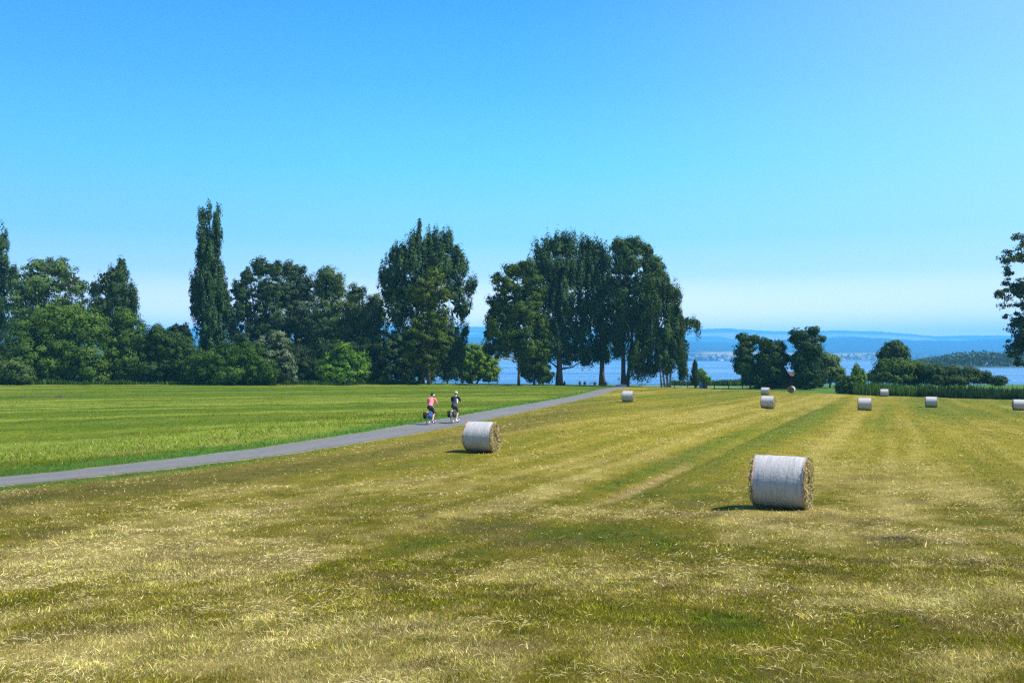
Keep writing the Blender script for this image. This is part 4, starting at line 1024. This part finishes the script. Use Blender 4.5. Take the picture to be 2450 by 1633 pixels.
def person(label, loc, rz, J, look, scale=1.0, group=None, voxel=.014):
    """J: joints; look: clothing colours. returns the root"""
    root = empty('person', loc, rz); root.scale = (scale,) * 3
    tag(root, label, 'person', group)
    V3 = Vector
    hip = V3(J['hip']); neck = V3(J['neck']); head = V3(J['head']); chest = hip.lerp(neck, .62)
    sh = [V3(J['sh'][0]), V3(J['sh'][1])]
    body = [('c', [hip, hip.lerp(neck, .35), chest, neck], [.135, .118, .135, .06], 1.0),
            ('c', [neck, head - V3((0, 0, .07))], [.055, .05]),
            ('e', head, (.076, .095, .115)), ('e', head + V3((0, .035, -.055)), (.055, .06, .06)),
            ('c', [head + V3((0, .092, .005)), head + V3((0, .108, -.022))], [.010, .014]),
            ('c', [head + V3((-.025, .088, -.055)), head + V3((.025, .088, -.055))], [.009, .009]),
            ('e', head + V3((.078, -.005, -.005)), (.012, .02, .032)), ('e', head + V3((-.078, -.005, -.005)), (.012, .02, .032)),
            ('c', [sh[0], sh[1]], [.062, .062])]
    for i in (0, 1):
        el, ha = V3(J['el'][i]), V3(J['ha'][i]); hp = V3(J['hp'][i]); kn, an = V3(J['kn'][i]), V3(J['an'][i])
        fw = (ha - el).normalized()
        body.append(('c', [sh[i], sh[i].lerp(el, .5), el, el.lerp(ha, .35), ha], [.052, .046, .038, .038, .026]))
        sgn = -1 if i == 0 else 1
        hand(body, ha, fw, V3((-sgn, 0, 0)), V3((0, .2, 1)))
        body.append(('c', [hp, hp.lerp(kn, .45), kn, kn.lerp(an, .35), an], [.088, .076, .056, .056, .036]))
        toe = an + V3((0, .14, -.06))
        body.append(('c', [an + V3((0, -.03, -.045)), toe], [.036, .028]))
    remesh('body', body, M_SKIN, voxel, root)
    # clothes
    up_ = [('c', [hip + (neck - hip) * .02, hip.lerp(neck, .35), chest, hip.lerp(neck, .93)], [.150, .140, .155, .085]), ('c', [sh[0], sh[1]], [.078, .078])]
    for i in (0, 1):
        el = V3(J['el'][i]); f = look.get('sleeve', .62)
        up_.append(('c', [sh[i], sh[i].lerp(el, f)], [.072, .062]))
    remesh('shirt', up_, cloth('shirt_cloth', look['shirt']), .018, root)
    lo = [('c', [hip + (neck - hip) * .16, hip], [.142, .155])]
    for i in (0, 1):
        hp, kn, an = V3(J['hp'][i]), V3(J['kn'][i]), V3(J['an'][i])
        if look.get('long'): lo.append(('c', [hp, hp.lerp(kn, .5), kn, an + (kn - an) * .08], [.108, .096, .078, .052]))
        else: lo.append(('c', [hp, hp.lerp(kn, .8)], [.112, .09]))
    remesh('trousers' if look.get('long') else 'shorts', lo, cloth('trouser_cloth', look['legs']), .018, root)
    for i in (0, 1):
        an = V3(J['an'][i])
        mb = MB(); mb.ell(an + V3((0, .06, -.062)), (.052, .14, .045), 12, 8); mb.ell(an + V3((0, -.02, -.03)), (.05, .06, .06), 10, 6)
        mb.build('shoe', cloth('shoe_leather', look['shoe']), root)
    if look.get('helmet'):
        mb = MB(); mb.ell(head + V3((0, -.005, .03)), (.102, .132, .115), 16, 8, zmin=-.05)
        for k_ in (-1, 0, 1): mb.tube([head + V3((k_ * .045, .12, .08)), head + V3((k_ * .05, 0, .142)), head + V3((k_ * .045, -.11, .08))], .016, 5)
        if look.get('visor'):
            mb.box(head + V3((0, .155, .055)), (.075, .05, .008), Matrix.Rotation(-.25, 3, 'X'), m=1)
            mb.box(head + V3((.06, -.02, -.005)), (.05, .07, .03), m=1)
        mb.build('helmet', [cloth('helmet_shell', look['helmet'], .4), cloth('helmet_trim', look.get('visor', look['helmet']), .4)], root)
    mb = MB(); mb.ell(head + V3((0, -.022, .018)), (.083, .092, .112), 14, 8, zmin=-.55)
    mb.build('hair', cloth('hair_strands', look.get('hair', (.03, .02, .015))), root)
    for k_ in (-1, 1):
        mb = MB(); mb.ell(head + V3((k_ * .03, .084, .005)), (.013, .008, .009), 8, 6); mb.build('eye', simple('eye_dark', (.03, .02, .02), .3), root)
    return root

RIDE = dict(hip=(0, -.20, 1.02), neck=(0, .10, 1.52), head=(0, .20, 1.69), sh=[(-.19, .08, 1.46), (.19, .08, 1.46)], el=[(-.29, .22, 1.22), (.29, .22, 1.22)], ha=[(-.27, .38, 1.09), (.27, .38, 1.09)],
            hp=[(-.09, -.18, .98), (.09, -.18, .98)], kn=[(-.12, .20, .84), (.12, .12, .62)], an=[(-.12, .0, .50), (.12, -.14, .20)])
def bicycle(label, loc, rz, frame_c, scale=1.0, group=None, rack=True, lean=0.0):
    root = empty('bicycle', loc, rz); root.scale = (scale,) * 3
    root.rotation_euler = (0, lean, rz)
    tag(root, label, 'bicycle', group)
    mf = simple('bicycle_paint', frame_c, .3, .1)
    ra, fa, bb = Vector((0, -.50, .34)), Vector((0, .56, .34)), Vector((0, -.07, .29))
    st, hd, hb = Vector((0, -.20, .78)), Vector((0, .38, .88)), Vector((0, .42, .70))
    mb = MB()
    for a, b_, r_ in ((bb, st, .017), (st, hd, .018), (bb, hb, .021), (hd + (hd - hb) * .1, hb - (hd - hb) * .2, .020)): mb.tube([a, b_], r_, 8)
    for s_ in (-1, 1):
        o_ = Vector((s_ * .06, 0, 0))
        mb.tube([bb + o_ * .5, ra + o_], .011, 6); mb.tube([st, ra + o_], .010, 6)
    mb.build('frame', mf, root)
    mb = MB()
    for s_ in (-1, 1): mb.tube([hb + Vector((s_ * .045, .02, -.05)), fa + Vector((s_ * .05, -.02, .12)), fa + Vector((s_ * .05, 0, 0))], .012, 6)
    mb.build('fork', mf, root)
    for ax in (ra, fa):
        mb = MB(); mb.ring(ax, (1, 0, 0), .305, .011, 32); mb.tube([ax - Vector((.05, 0, 0)), ax + Vector((.05, 0, 0))], .02, 8)
        for k_ in range(14):
            w = 2 * math.pi * k_ / 14; mb.tube([ax + Vector((.02 * (-1) ** k_, 0, 0)), ax + Vector((0, math.cos(w) * .3, math.sin(w) * .3))], .0025, 3, cap=False)
        wh = mb.build('wheel', M_STEEL, root)
        mb = MB(); mb.ring(ax, (1, 0, 0), .322, .020, 32, k=8); mb.build('tyre', M_BLACK, wh)
        mb = MB(); V = []; n_ = 14
        for i in range(n_):
            w = R(20 + 165 * i / (n_ - 1)) if ax is ra else R(-5 + 150 * i / (n_ - 1)); w = math.pi - w if ax is ra else w + .5
            for s_ in (-1, 0, 1): V.append(ax + Vector((s_ * .028, math.cos(w) * (.365 - .01 * abs(s_)), math.sin(w) * (.365 - .01 * abs(s_)))))
        mb.add(V, [(3 * i + j, 3 * i + j + 1, 3 * i + j + 4, 3 * i + j + 3) for i in range(n_ - 1) for j in (0, 1)]); mb.build('mudguard', mf, root)
    mb = MB(); mb.tube([st, st + (st - bb) * .25], .013, 6); mb.ell((0, -.26, .945), (.085, .12, .035), 12, 8); mb.ell((0, -.14, .945), (.03, .10, .026), 10, 6)
    mb.build('saddle', M_BLACK, root)
    mb = MB(); mb.tube([hd, hd + (hd - hb) * .75], .013, 6)
    top = hd + (hd - hb) * .75
    mb.tube([Vector((-.30, .34, 1.06)), Vector((-.24, .43, 1.06)), top + Vector((-.08, .02, 0)), top + Vector((.08, .02, 0)), Vector((.24, .43, 1.06)), Vector((.30, .34, 1.06))], .012, 6)
    h = mb.build('handlebar', M_STEEL, root)
    for s_ in (-1, 1):
        mb = MB(); mb.tube([(s_ * .29, .36, 1.06), (s_ * .31, .26, 1.055)], .017, 8); mb.build('grip', M_BLACK, h)
    mb = MB(); mb.ring(bb + Vector((.05, 0, 0)), (1, 0, 0), .085, .008, 20, k=4)
    for s_, zz in ((1, -.17), (-1, .17)):
        mb.tube([bb + Vector((s_ * .06, 0, 0)), bb + Vector((s_ * .075, 0, zz))], .011, 6); mb.box(bb + Vector((s_ * .125, 0, zz)), (.05, .04, .012))
    mb.build('crank', M_STEEL, root)
    if rack:
        mb = MB()
        for s_ in (-1, 1):
            mb.tube([(s_ * .06, -.28, .74), (s_ * .06, -.74, .74)], .007, 5); mb.tube([(s_ * .06, -.62, .74), ra + Vector((s_ * .07, 0, 0))], .006, 5); mb.tube([(s_ * .06, -.45, .74), ra + Vector((s_ * .07, 0, 0))], .006, 5)
        for yy in (-.3, -.45, -.6, -.74): mb.tube([(-.06, yy, .74), (.06, yy, .74)], .006, 5)
        mb.build('rack', M_STEEL, root)
        mb = MB(); mb.box((0, -.77, .69), (.03, .012, .025)); mb.build('rear_reflector', simple('red_lens', (.5, .02, .02), .25), root)
    return root
def pannier(label, parent_o, side, c, group):
    """a bag hanging on a rear rack; a thing of its own, placed in the world"""
    mw = Matrix.Translation(parent_o.location) @ parent_o.rotation_euler.to_matrix().to_4x4() @ Matrix.Scale(parent_o.scale[0], 4)
    root = empty('pannier_bag', (0, 0, 0)); root.matrix_world = mw @ Matrix.Translation((side * .155, -.56, .36)); tag(root, label, 'bicycle bag', group)
    mb = MB(); bm_s = [(-.16, 0), (.15, 0), (.19, .32), (-.17, .36)]
    V = []
    for s_ in (-1, 1):
        for (y, z) in bm_s: V.append((s_ * .075, y, z))
    mb.add(V, [(0, 1, 2, 3), (7, 6, 5, 4), (0, 4, 5, 1), (1, 5, 6, 2), (2, 6, 7, 3), (3, 7, 4, 0)])
    me = mb.mesh('bag', cloth('bag_fabric', c)); bm = bmesh.new(); bm.from_mesh(me)
    bmesh.ops.bevel(bm, geom=bm.edges[:], offset=.03, segments=2, affect='EDGES'); bm.to_mesh(me); bm.free()
    link('bag', me, root)
    mb = MB(); mb.box((0, .01, .345), (.085, .17, .02)); mb.box((side * .085, .01, .25), (.008, .13, .10)); mb.build('flap', cloth('bag_flap', tuple(x * .8 for x in c)), root, smooth=False)
    return root

def path_at(px, py):
    x, y = unproj(px, py); return x, y
def heading(x, y):
    j = int(np.argmin((PATH[:, 0] - x) ** 2 + (PATH[:, 1] - y) ** 2)); return math.atan2(-PT[j, 0], PT[j, 1])
GB = 'touring bicycles ridden on the path'; GP = 'cyclists riding away on the path'; GG = 'bags on the bicycle racks'
for (px, py, sc_, lab, blab, look, fr, bags) in (
    (1032, 1016.5, .965, 'cyclist in a pink shirt and dark helmet with white trim, seen from behind', 'bicycle under the rider in the pink shirt',
     dict(shirt=(.92, .19, .26), legs=(.02, .02, .024), shoe=(.05, .08, .3), helmet=(.015, .015, .017), visor=(.75, .73, .7), sleeve=.6), (.03, .03, .035),
     ((-1, (.018, .018, .02), 'black bag hanging left of the rear wheel behind the pink-shirted rider'), (1, (.04, .10, .38), 'blue bag hanging right of the rear wheel behind the pink-shirted rider'))),
    (1089, 1013, 1.0, 'taller cyclist in a navy shirt, grey shorts and pale helmet, seen from behind', 'bicycle under the rider in the navy shirt',
     dict(shirt=(.010, .012, .045), legs=(.05, .055, .065), shoe=(.62, .68, .75), helmet=(.34, .37, .32), sleeve=.7), (.20, .28, .27),
     ((-1, (.02, .02, .022), 'black bag on the left side of the navy-shirted rider\'s bicycle'), (1, (.05, .075, .07), 'grey-green bag on the right side of the navy-shirted rider\'s bicycle')))):
    x, y = path_at(px, py); z = float(ground_base(np.array(x), np.array(y))) + .05; hd_ = heading(x, y)
    bk = bicycle(blab, (x, y, z), hd_, fr, sc_, GB)
    pr = person(lab, (x, y, z), hd_, RIDE, look, sc_, GP)
    if 'navy' in lab:   # white side panel of the shirt
        mb = MB(); mb.ell((.135, -.03, 1.26), (.035, .075, .15), 12, 8); mb.build('side_panel', cloth('white_cloth', (.8, .8, .82)), pr)
    for (sd_, c_, lb) in bags: pannier(lb, bk, sd_, c_, GG)

# people resting on the shore, in the shade of the trees
SIT = dict(hip=(0, 0, .14), neck=(0, .02, .62), head=(0, .06, .80), sh=[(-.18, .02, .57), (.18, .02, .57)], el=[(-.25, .10, .34), (.25, .10, .34)], ha=[(-.15, .34, .36), (.15, .34, .36)],
           hp=[(-.09, .03, .12), (.09, .03, .12)], kn=[(-.13, .40, .42), (.13, .42, .40)], an=[(-.12, .58, .11), (.12, .60, .11)])
CHAIR = dict(hip=(0, -.02, .50), neck=(0, -.06, 1.0), head=(0, -.02, 1.17), sh=[(-.18, -.05, .95), (.18, -.05, .95)], el=[(-.25, .05, .72), (.25, .05, .72)], ha=[(-.16, .28, .66), (.16, .28, .66)],
             hp=[(-.09, .02, .48), (.09, .02, .48)], kn=[(-.11, .40, .48), (.11, .42, .48)], an=[(-.11, .42, .10), (.11, .46, .10)])
SHORE_D = 212.0
def on_shore(px, d=SHORE_D):
    x = X_of(px, d); return (x, d, gz(x, d))
GS = 'people resting by the lake'
for (px, d, rz, lab, c1_, c2_, hc_) in (
    (1351, 206, .5, 'person in dark clothes sitting against the right foot of the thickest trunk', (.03, .03, .04), (.03, .035, .05), (.02, .015, .012)),
    (1387, 212, -.2, 'person in dark clothes sitting alone on the grass between the two trunks', (.035, .03, .03), (.03, .03, .035), (.02, .015, .012)),
    (1400, 212, .3, 'person in dark clothes sitting beside the lone sitter, hunched and broader', (.03, .035, .05), (.02, .02, .02), (.03, .02, .015)),
    (1424, 212, .1, 'person sitting on the grass right beside the parked bicycle', (.045, .03, .03), (.03, .03, .03), (.015, .012, .01)),
    (1449, 206, -.3, 'person sitting with a bicycle against the straight bare trunk', (.03, .03, .035), (.03, .03, .05), (.02, .015, .012))):
    person(lab, on_shore(px, d), rz, SIT, dict(shirt=c1_, legs=c2_, shoe=(.05, .05, .05), long=True, hair=hc_, sleeve=.8), 1.22, GS, .03)
b1 = bicycle('dark bicycle parked on the grass by the lake, between the sitting people', on_shore(1417, 212.6), R(60), (.03, .03, .04), 1.0, 'bicycles parked by the lake', False, .06)
b2 = bicycle('dark bicycle leaning beside the straight bare trunk', on_shore(1452, 205.2), R(80), (.03, .03, .03), 1.0, 'bicycles parked by the lake', False, -.1)

# ------------------------------------------------------------------ brown house among the trees
M_WOOD = simple('brown_boards', (.075, .038, .028), .8, .35, 3.0, stretch=(6, 6, .5)); M_ROOF = simple('roof_shingles', (.05, .04, .038), .85, .3, 4); M_ROOF2 = simple('weathered_roof', (.06, .045, .038), .85, .3, 4)
M_GLASS = simple('window_glass', (.02, .025, .03), .1, .1, spec=.6); M_WF = simple('painted_frame', (.22, .14, .13), .6)
hd0 = 191.0; hx = X_of(1868, hd0); hz0 = gz(hx, hd0)
house = empty('brown_house', (hx, hd0, hz0)); tag(house, 'dark brown wooden house with a steep roof, half hidden by trees', 'house')
u_ = hd0 / F       # metres per photograph pixel there
mb = MB(); mb.box((-1.2, 2, 1.4), (2.6, 3.5, 1.4)); mb.build('wall', M_WOOD, house, smooth=False)
mb = MB()
rw, rh, e0 = 2.95, 6.9, 1.9
for s_ in (-1, 1):
    a = [(-1.2 + s_ * rw, -2.0, e0), (-1.2, -2.0, rh), (-1.2, 6.0, rh), (-1.2 + s_ * rw, 6.0, e0)]
    b_ = [(x + s_ * .05, y, z + .14) for x, y, z in a]
    mb.add(a + b_, [(3, 2, 1, 0), (4, 5, 6, 7), (0, 1, 5, 4), (2, 3, 7, 6), (3, 0, 4, 7)])
mb.build('roof', M_ROOF, house, smooth=False)
mb = MB(); mb.add([(-3.75, -1.5, 2.8), (1.35, -1.5, 2.8), (-1.2, -1.5, 6.6), (-3.75, 5.5, 2.8), (1.35, 5.5, 2.8), (-1.2, 5.5, 6.6)], [(0, 1, 2), (5, 4, 3)]); mb.build('gable', M_WOOD, house, smooth=False)
mb = MB(); mb.box((3.6, .6, 1.35), (2.2, 2.6, 1.35)); mb.build('annex_wall', M_WOOD, house, smooth=False)
mb = MB(); V = [(1.4, -2.4, 2.72), (6.2, -2.4, 2.72), (6.2, .6, 3.6), (1.4, .6, 3.6), (6.2, 3.6, 2.72), (1.4, 3.6, 2.72)]
mb.add(V + [(x, y, z + .12) for x, y, z in V], [(6, 7, 8, 9), (9, 8, 10, 11), (0, 3, 2, 1), (3, 5, 4, 2), (0, 1, 7, 6), (4, 5, 11, 10), (0, 6, 9, 3), (3, 9, 11, 5), (1, 2, 8, 7), (2, 4, 10, 8)]); mb.build('annex_roof', M_ROOF2, house, smooth=False)
mb = MB(); wx, wz = 2.0, 1.75
for (cx, cz, hx_, hz_) in ((wx - .5, wz, .06, .55), (wx + .5, wz, .06, .55), (wx, wz + .5, .56, .05), (wx, wz - .5, .56, .05), (wx, wz, .03, .46)): mb.box((cx, -2.04, cz), (hx_, .05, hz_))
wf = mb.build('window', M_WF, house, smooth=False)
mb = MB(); mb.box((wx, -2.02, wz), (.45, .015, .45)); mb.build('pane', M_GLASS, wf, smooth=False)

# ------------------------------------------------------------------ bins, fence, sign, bench, table, stones, molehills
def bin_(label, px, d, c, s_=1.0, lidc=None):
    x = X_of(px, d); root = empty('wheeled_bin', (x, d, gz(x, d))); root.scale = (s_,) * 3; tag(root, label, 'bin', 'bins by the shore lane')
    mc = simple('bin_plastic', c, .45, .1)
    mb = MB(); mb.box((0, 0, .53), (.24, .27, .46), top=1.18); mb.build('bin_body', mc, root, smooth=False)
    mb = MB(); mb.box((0, -.02, 1.03), (.31, .35, .035), Matrix.Rotation(.08, 3, 'X'), top=.92); mb.tube([(-.24, .36, 1.0), (.24, .36, 1.0)], .02, 6); mb.build('lid', simple('bin_lid', lidc or c, .45, .1), root, smooth=False)
    for k_ in (-1, 1):
        mb = MB(); mb.ring((k_ * .2, .24, .1), (1, 0, 0), .07, .03, 16); mb.tube([(k_ * .17, .24, .1), (k_ * .23, .24, .1)], .06, 10); mb.build('wheel', M_BLACK, root)
bin_('bright blue bin standing beside the conical evergreen', 1676, 188.5, (.03, .14, .52), 1.0)
bin_('narrow dark blue bin between the bright blue and the brown bin', 1683, 188.8, (.015, .03, .10), .95)
bin_('brown bin at the right end of the three bins', 1689, 189, (.14, .07, .045), .92)

M_POST = simple('fence_wood', (.05, .042, .035), .9, .3)
fx0 = X_of(1600, 193); fence = empty('post_fence', (fx0, 193, gz(fx0, 193))); tag(fence, 'low dark post-and-rail fence between the meadow and the shore lane', 'fence')
fp = []
for px in (1582, 1613, 1645, 1678, 1709, 1743, 1776, 1808):
    d = np.interp(px, [1580, 1810], [194, 187]); x = X_of(px, d); z = gz(x, d); fp.append((x - fx0, d - 193, z - fence.location.z))
    mb = MB(); mb.box((fp[-1][0], fp[-1][1], fp[-1][2] + .5), (.075, .075, .58)); mb.build('post', M_POST, fence, smooth=False)
for a, b_ in zip(fp[:-1], fp[1:]):
    mb = MB(); mb.tube([(a[0], a[1] - .09, a[2] + .82), (b_[0], b_[1] - .09, b_[2] + .82)], .035, 6); mb.build('rail', M_POST, fence)

x, y = X_of(1480.5, 199), 199.0
sg = empty('sign_post', (x, y, gz(x, y))); tag(sg, 'white sign on a thin post at the foot of the forked trunk', 'sign')
mb = MB(); mb.tube([(0, 0, -.2), (0, 0, 2.1)], .045, 8); mb.build('post', simple('post_paint', (.6, .58, .55), .6, .1), sg)
mb = MB(); mb.box((0, -.06, 1.75), (.30, .015, .34)); mb.build('sign_board', simple('white_paint', (.85, .85, .84), .5, .05), sg, smooth=False)
for (px, d, r_, lab, c) in ((1489, 199.3, (.75, .5, .42), 'larger whitish stone at the path end by the forked trunk', (.62, .60, .56)), (1478, 198.6, (.5, .4, .32), 'smaller yellowish stone under the white sign', (.42, .36, .24)), (1497, 199.6, (.34, .3, .4), 'upright little grey stone right of the whitish stone', (.5, .48, .42))):
    x = X_of(px, d); mb = MB(); mb.ell((0, 0, .12), r_, 12, 8)
    mb.v = [(a * (1 + .15 * math.sin(7 * b_ + c_ * 3)), b_, max(-.1, c_)) for a, b_, c_ in mb.v]
    o = mb.build('stone', simple('stone', c, .85, .25, 4), None, loc=(x, d, gz(x, d))); tag(o, lab, 'stone', 'stones at the path end')
def bench(label, px, d, rz, c):
    x = X_of(px, d); root = empty('park_bench', (x, d, gz(x, d)), rz); tag(root, label, 'bench', 'benches on the shore lawn'); mw = simple('bench_wood', c, .8, .2)
    for k_ in range(3):
        mb = MB(); mb.box((0, -.12 + .14 * k_, .46), (1.25, .055, .025)); mb.build('seat_slat', mw, root, smooth=False)
    for k_ in range(2):
        mb = MB(); mb.box((0, .28 + .04 * k_, .68 + .17 * k_), (1.25, .02, .06)); mb.build('back_slat', mw, root, smooth=False)
    for k_ in (-1, 1):
        mb = MB(); mb.box((k_ * .95, .03, .22), (.05, .22, .24)); mb.tube([(k_ * .95, .22, .4), (k_ * .95, .34, .95)], .035, 6); mb.build('leg', mw, root, smooth=False)
bench('dark bench on the shore lawn right under the bright round willow', 1180, 206, 0.1, (.03, .028, .025))
x, d = X_of(1050, 206), 206.0
tb = empty('picnic_table', (x, d, gz(x, d)), .15); tag(tb, 'pale grey picnic table between the poplar trunks and the bright willow', 'picnic table'); mw = simple('weathered_wood', (.34, .34, .32), .85, .2)
for k_ in range(4):
    mb = MB(); mb.box((0, -.30 + .2 * k_, .75), (1.0, .09, .022)); mb.build('top_plank', mw, tb, smooth=False)
for s_ in (-1, 1):
    mb = MB(); mb.box((0, s_ * .72, .45), (1.0, .13, .022)); mb.build('seat_plank', mw, tb, smooth=False)
    mb = MB(); mb.tube([(s_ * .75, -.65, 0), (s_ * .75, -.25, .73)], .045, 4); mb.tube([(s_ * .75, .65, 0), (s_ * .75, .25, .73)], .045, 4); mb.tube([(s_ * .75, -.8, .41), (s_ * .75, .8, .41)], .04, 4); mb.build('leg_frame', mw, tb, smooth=False)

M_SOIL = simple('dark_soil', (.045, .034, .024), .95, .4, 5, bump=.8)
for (px, py, r_, lab) in ((143, 950, .55, 'larger dark molehill on the left meadow, right end of a row'), (118, 951, .3, 'low dark molehill just left of the larger molehill'), (98, 951, .34, 'low dark molehill in the middle of the row'), (80, 950.5, .28, 'small dark molehill, second in the row'), (58, 951, .36, 'dark molehill at the outer end of the row')):
    x, y = unproj(px, py); mb = MB(); mb.ell((0, 0, 0), (r_, r_ * .8, r_ * .38), 14, 7, zmin=0)
    mb.v = [(a * (1 + .12 * math.sin(9 * b_ + 4 * a)), b_, c_ * (1 + .2 * math.sin(8 * a))) for a, b_, c_ in mb.v]
    tag(mb.build('molehill', M_SOIL, None, loc=(x, y, gz(x, y) - .02)), lab, 'molehill', 'molehills on the left meadow')

# ------------------------------------------------------------------ the bird
M_FEATHER = simple('dark_feathers', (.010, .008, .008), .7, .3, 14)
bd = 58.0
bird = empty('flying_bird', (X_of(169, bd), bd, Z_of(674, bd))); tag(bird, 'dark bird of prey gliding before the pale willow at the left', 'bird')
mb = MB()
mb.tube([(-.16, .02, -.06), (-.05, 0, -.02), (.06, -.02, .02), (.14, -.03, .05)], [.03, .06, .065, .035], 10); mb.ell((.17, -.03, .065), (.045, .04, .04), 10, 8); mb.tube([(.2, -.03, .065), (.235, -.03, .055)], [.016, .003], 6)
def wing(root_a, root_b, pts):
    V = [root_a, root_b]; 
    for a, b_ in pts: V += [a, b_]
    T = [(x, y, z + .018) for x, y, z in V]; n_ = len(V); q4 = []
    for i in range(0, n_ - 2, 2): q4 += [(i, i + 1, i + 3, i + 2), (n_ + i + 2, n_ + i + 3, n_ + i + 1, n_ + i), (i, i + 2, n_ + i + 2, n_ + i), (i + 1, n_ + i + 1, n_ + i + 3, i + 3)]
    q4.append((n_ - 2, n_ - 1, 2 * n_ - 1, 2 * n_ - 2)); mb.add(V + T, q4)
wing((-.16, 0, -.06), (.12, 0, 0), [((-.26, -.25, -.09), (.03, -.28, -.03)), ((-.36, -.42, -.12), (-.12, -.46, -.08)), ((-.42, -.54, -.15), (-.34, -.56, -.14))])
wing((-.14, .02, -.02), (.16, .02, .04), [((-.04, .25, 0), (.27, .22, .08)), ((.08, .45, .03), (.34, .42, .11)), ((.18, .57, .08), (.31, .56, .12))])
mb.add([(-.15, .02, -.06), (-.15, -.02, -.05), (-.32, .09, -.13), (-.32, -.06, -.14), (-.15, .02, -.045), (-.15, -.02, -.035), (-.32, .09, -.118), (-.32, -.06, -.128)], [(0, 1, 3, 2), (6, 7, 5, 4), (0, 2, 6, 4), (1, 5, 7, 3), (2, 3, 7, 6)])
mb.build('body', M_FEATHER, bird, smooth=False)
_s = Vector((.88, .25, .40)).normalized(); _h0 = Vector((-.35, .55, .75)); _hd = (_h0 - _s * _h0.dot(_s)).normalized()   # banking, wings seen broadside
bird.rotation_euler = Matrix((_hd, _s, _hd.cross(_s))).transposed().to_euler()

# ------------------------------------------------------------------ the air
hm = bpy.data.materials.new('haze'); hm.use_nodes = True
hn = hm.node_tree.nodes; hl = hm.node_tree.links
for n_ in list(hn): hn.remove(n_)
ho = hn.new('ShaderNodeOutputMaterial'); hv = hn.new('ShaderNodeVolumePrincipled')
hv.inputs['Color'].default_value = (.13, .56, 1.0, 1); hv.inputs['Density'].default_value = .00014; hv.inputs['Anisotropy'].default_value = 0.0
hl.new(hv.outputs[0], ho.inputs['Volume'])
mb = MB(); mb.box((0, 7900, 262), (16500, 8100, 277)); hz = mb.build('haze', hm, smooth=False)
tag(hz, 'thin blue summer haze over the lake and hills', 'haze', kind='stuff')
hz.display_type = 'WIRE'
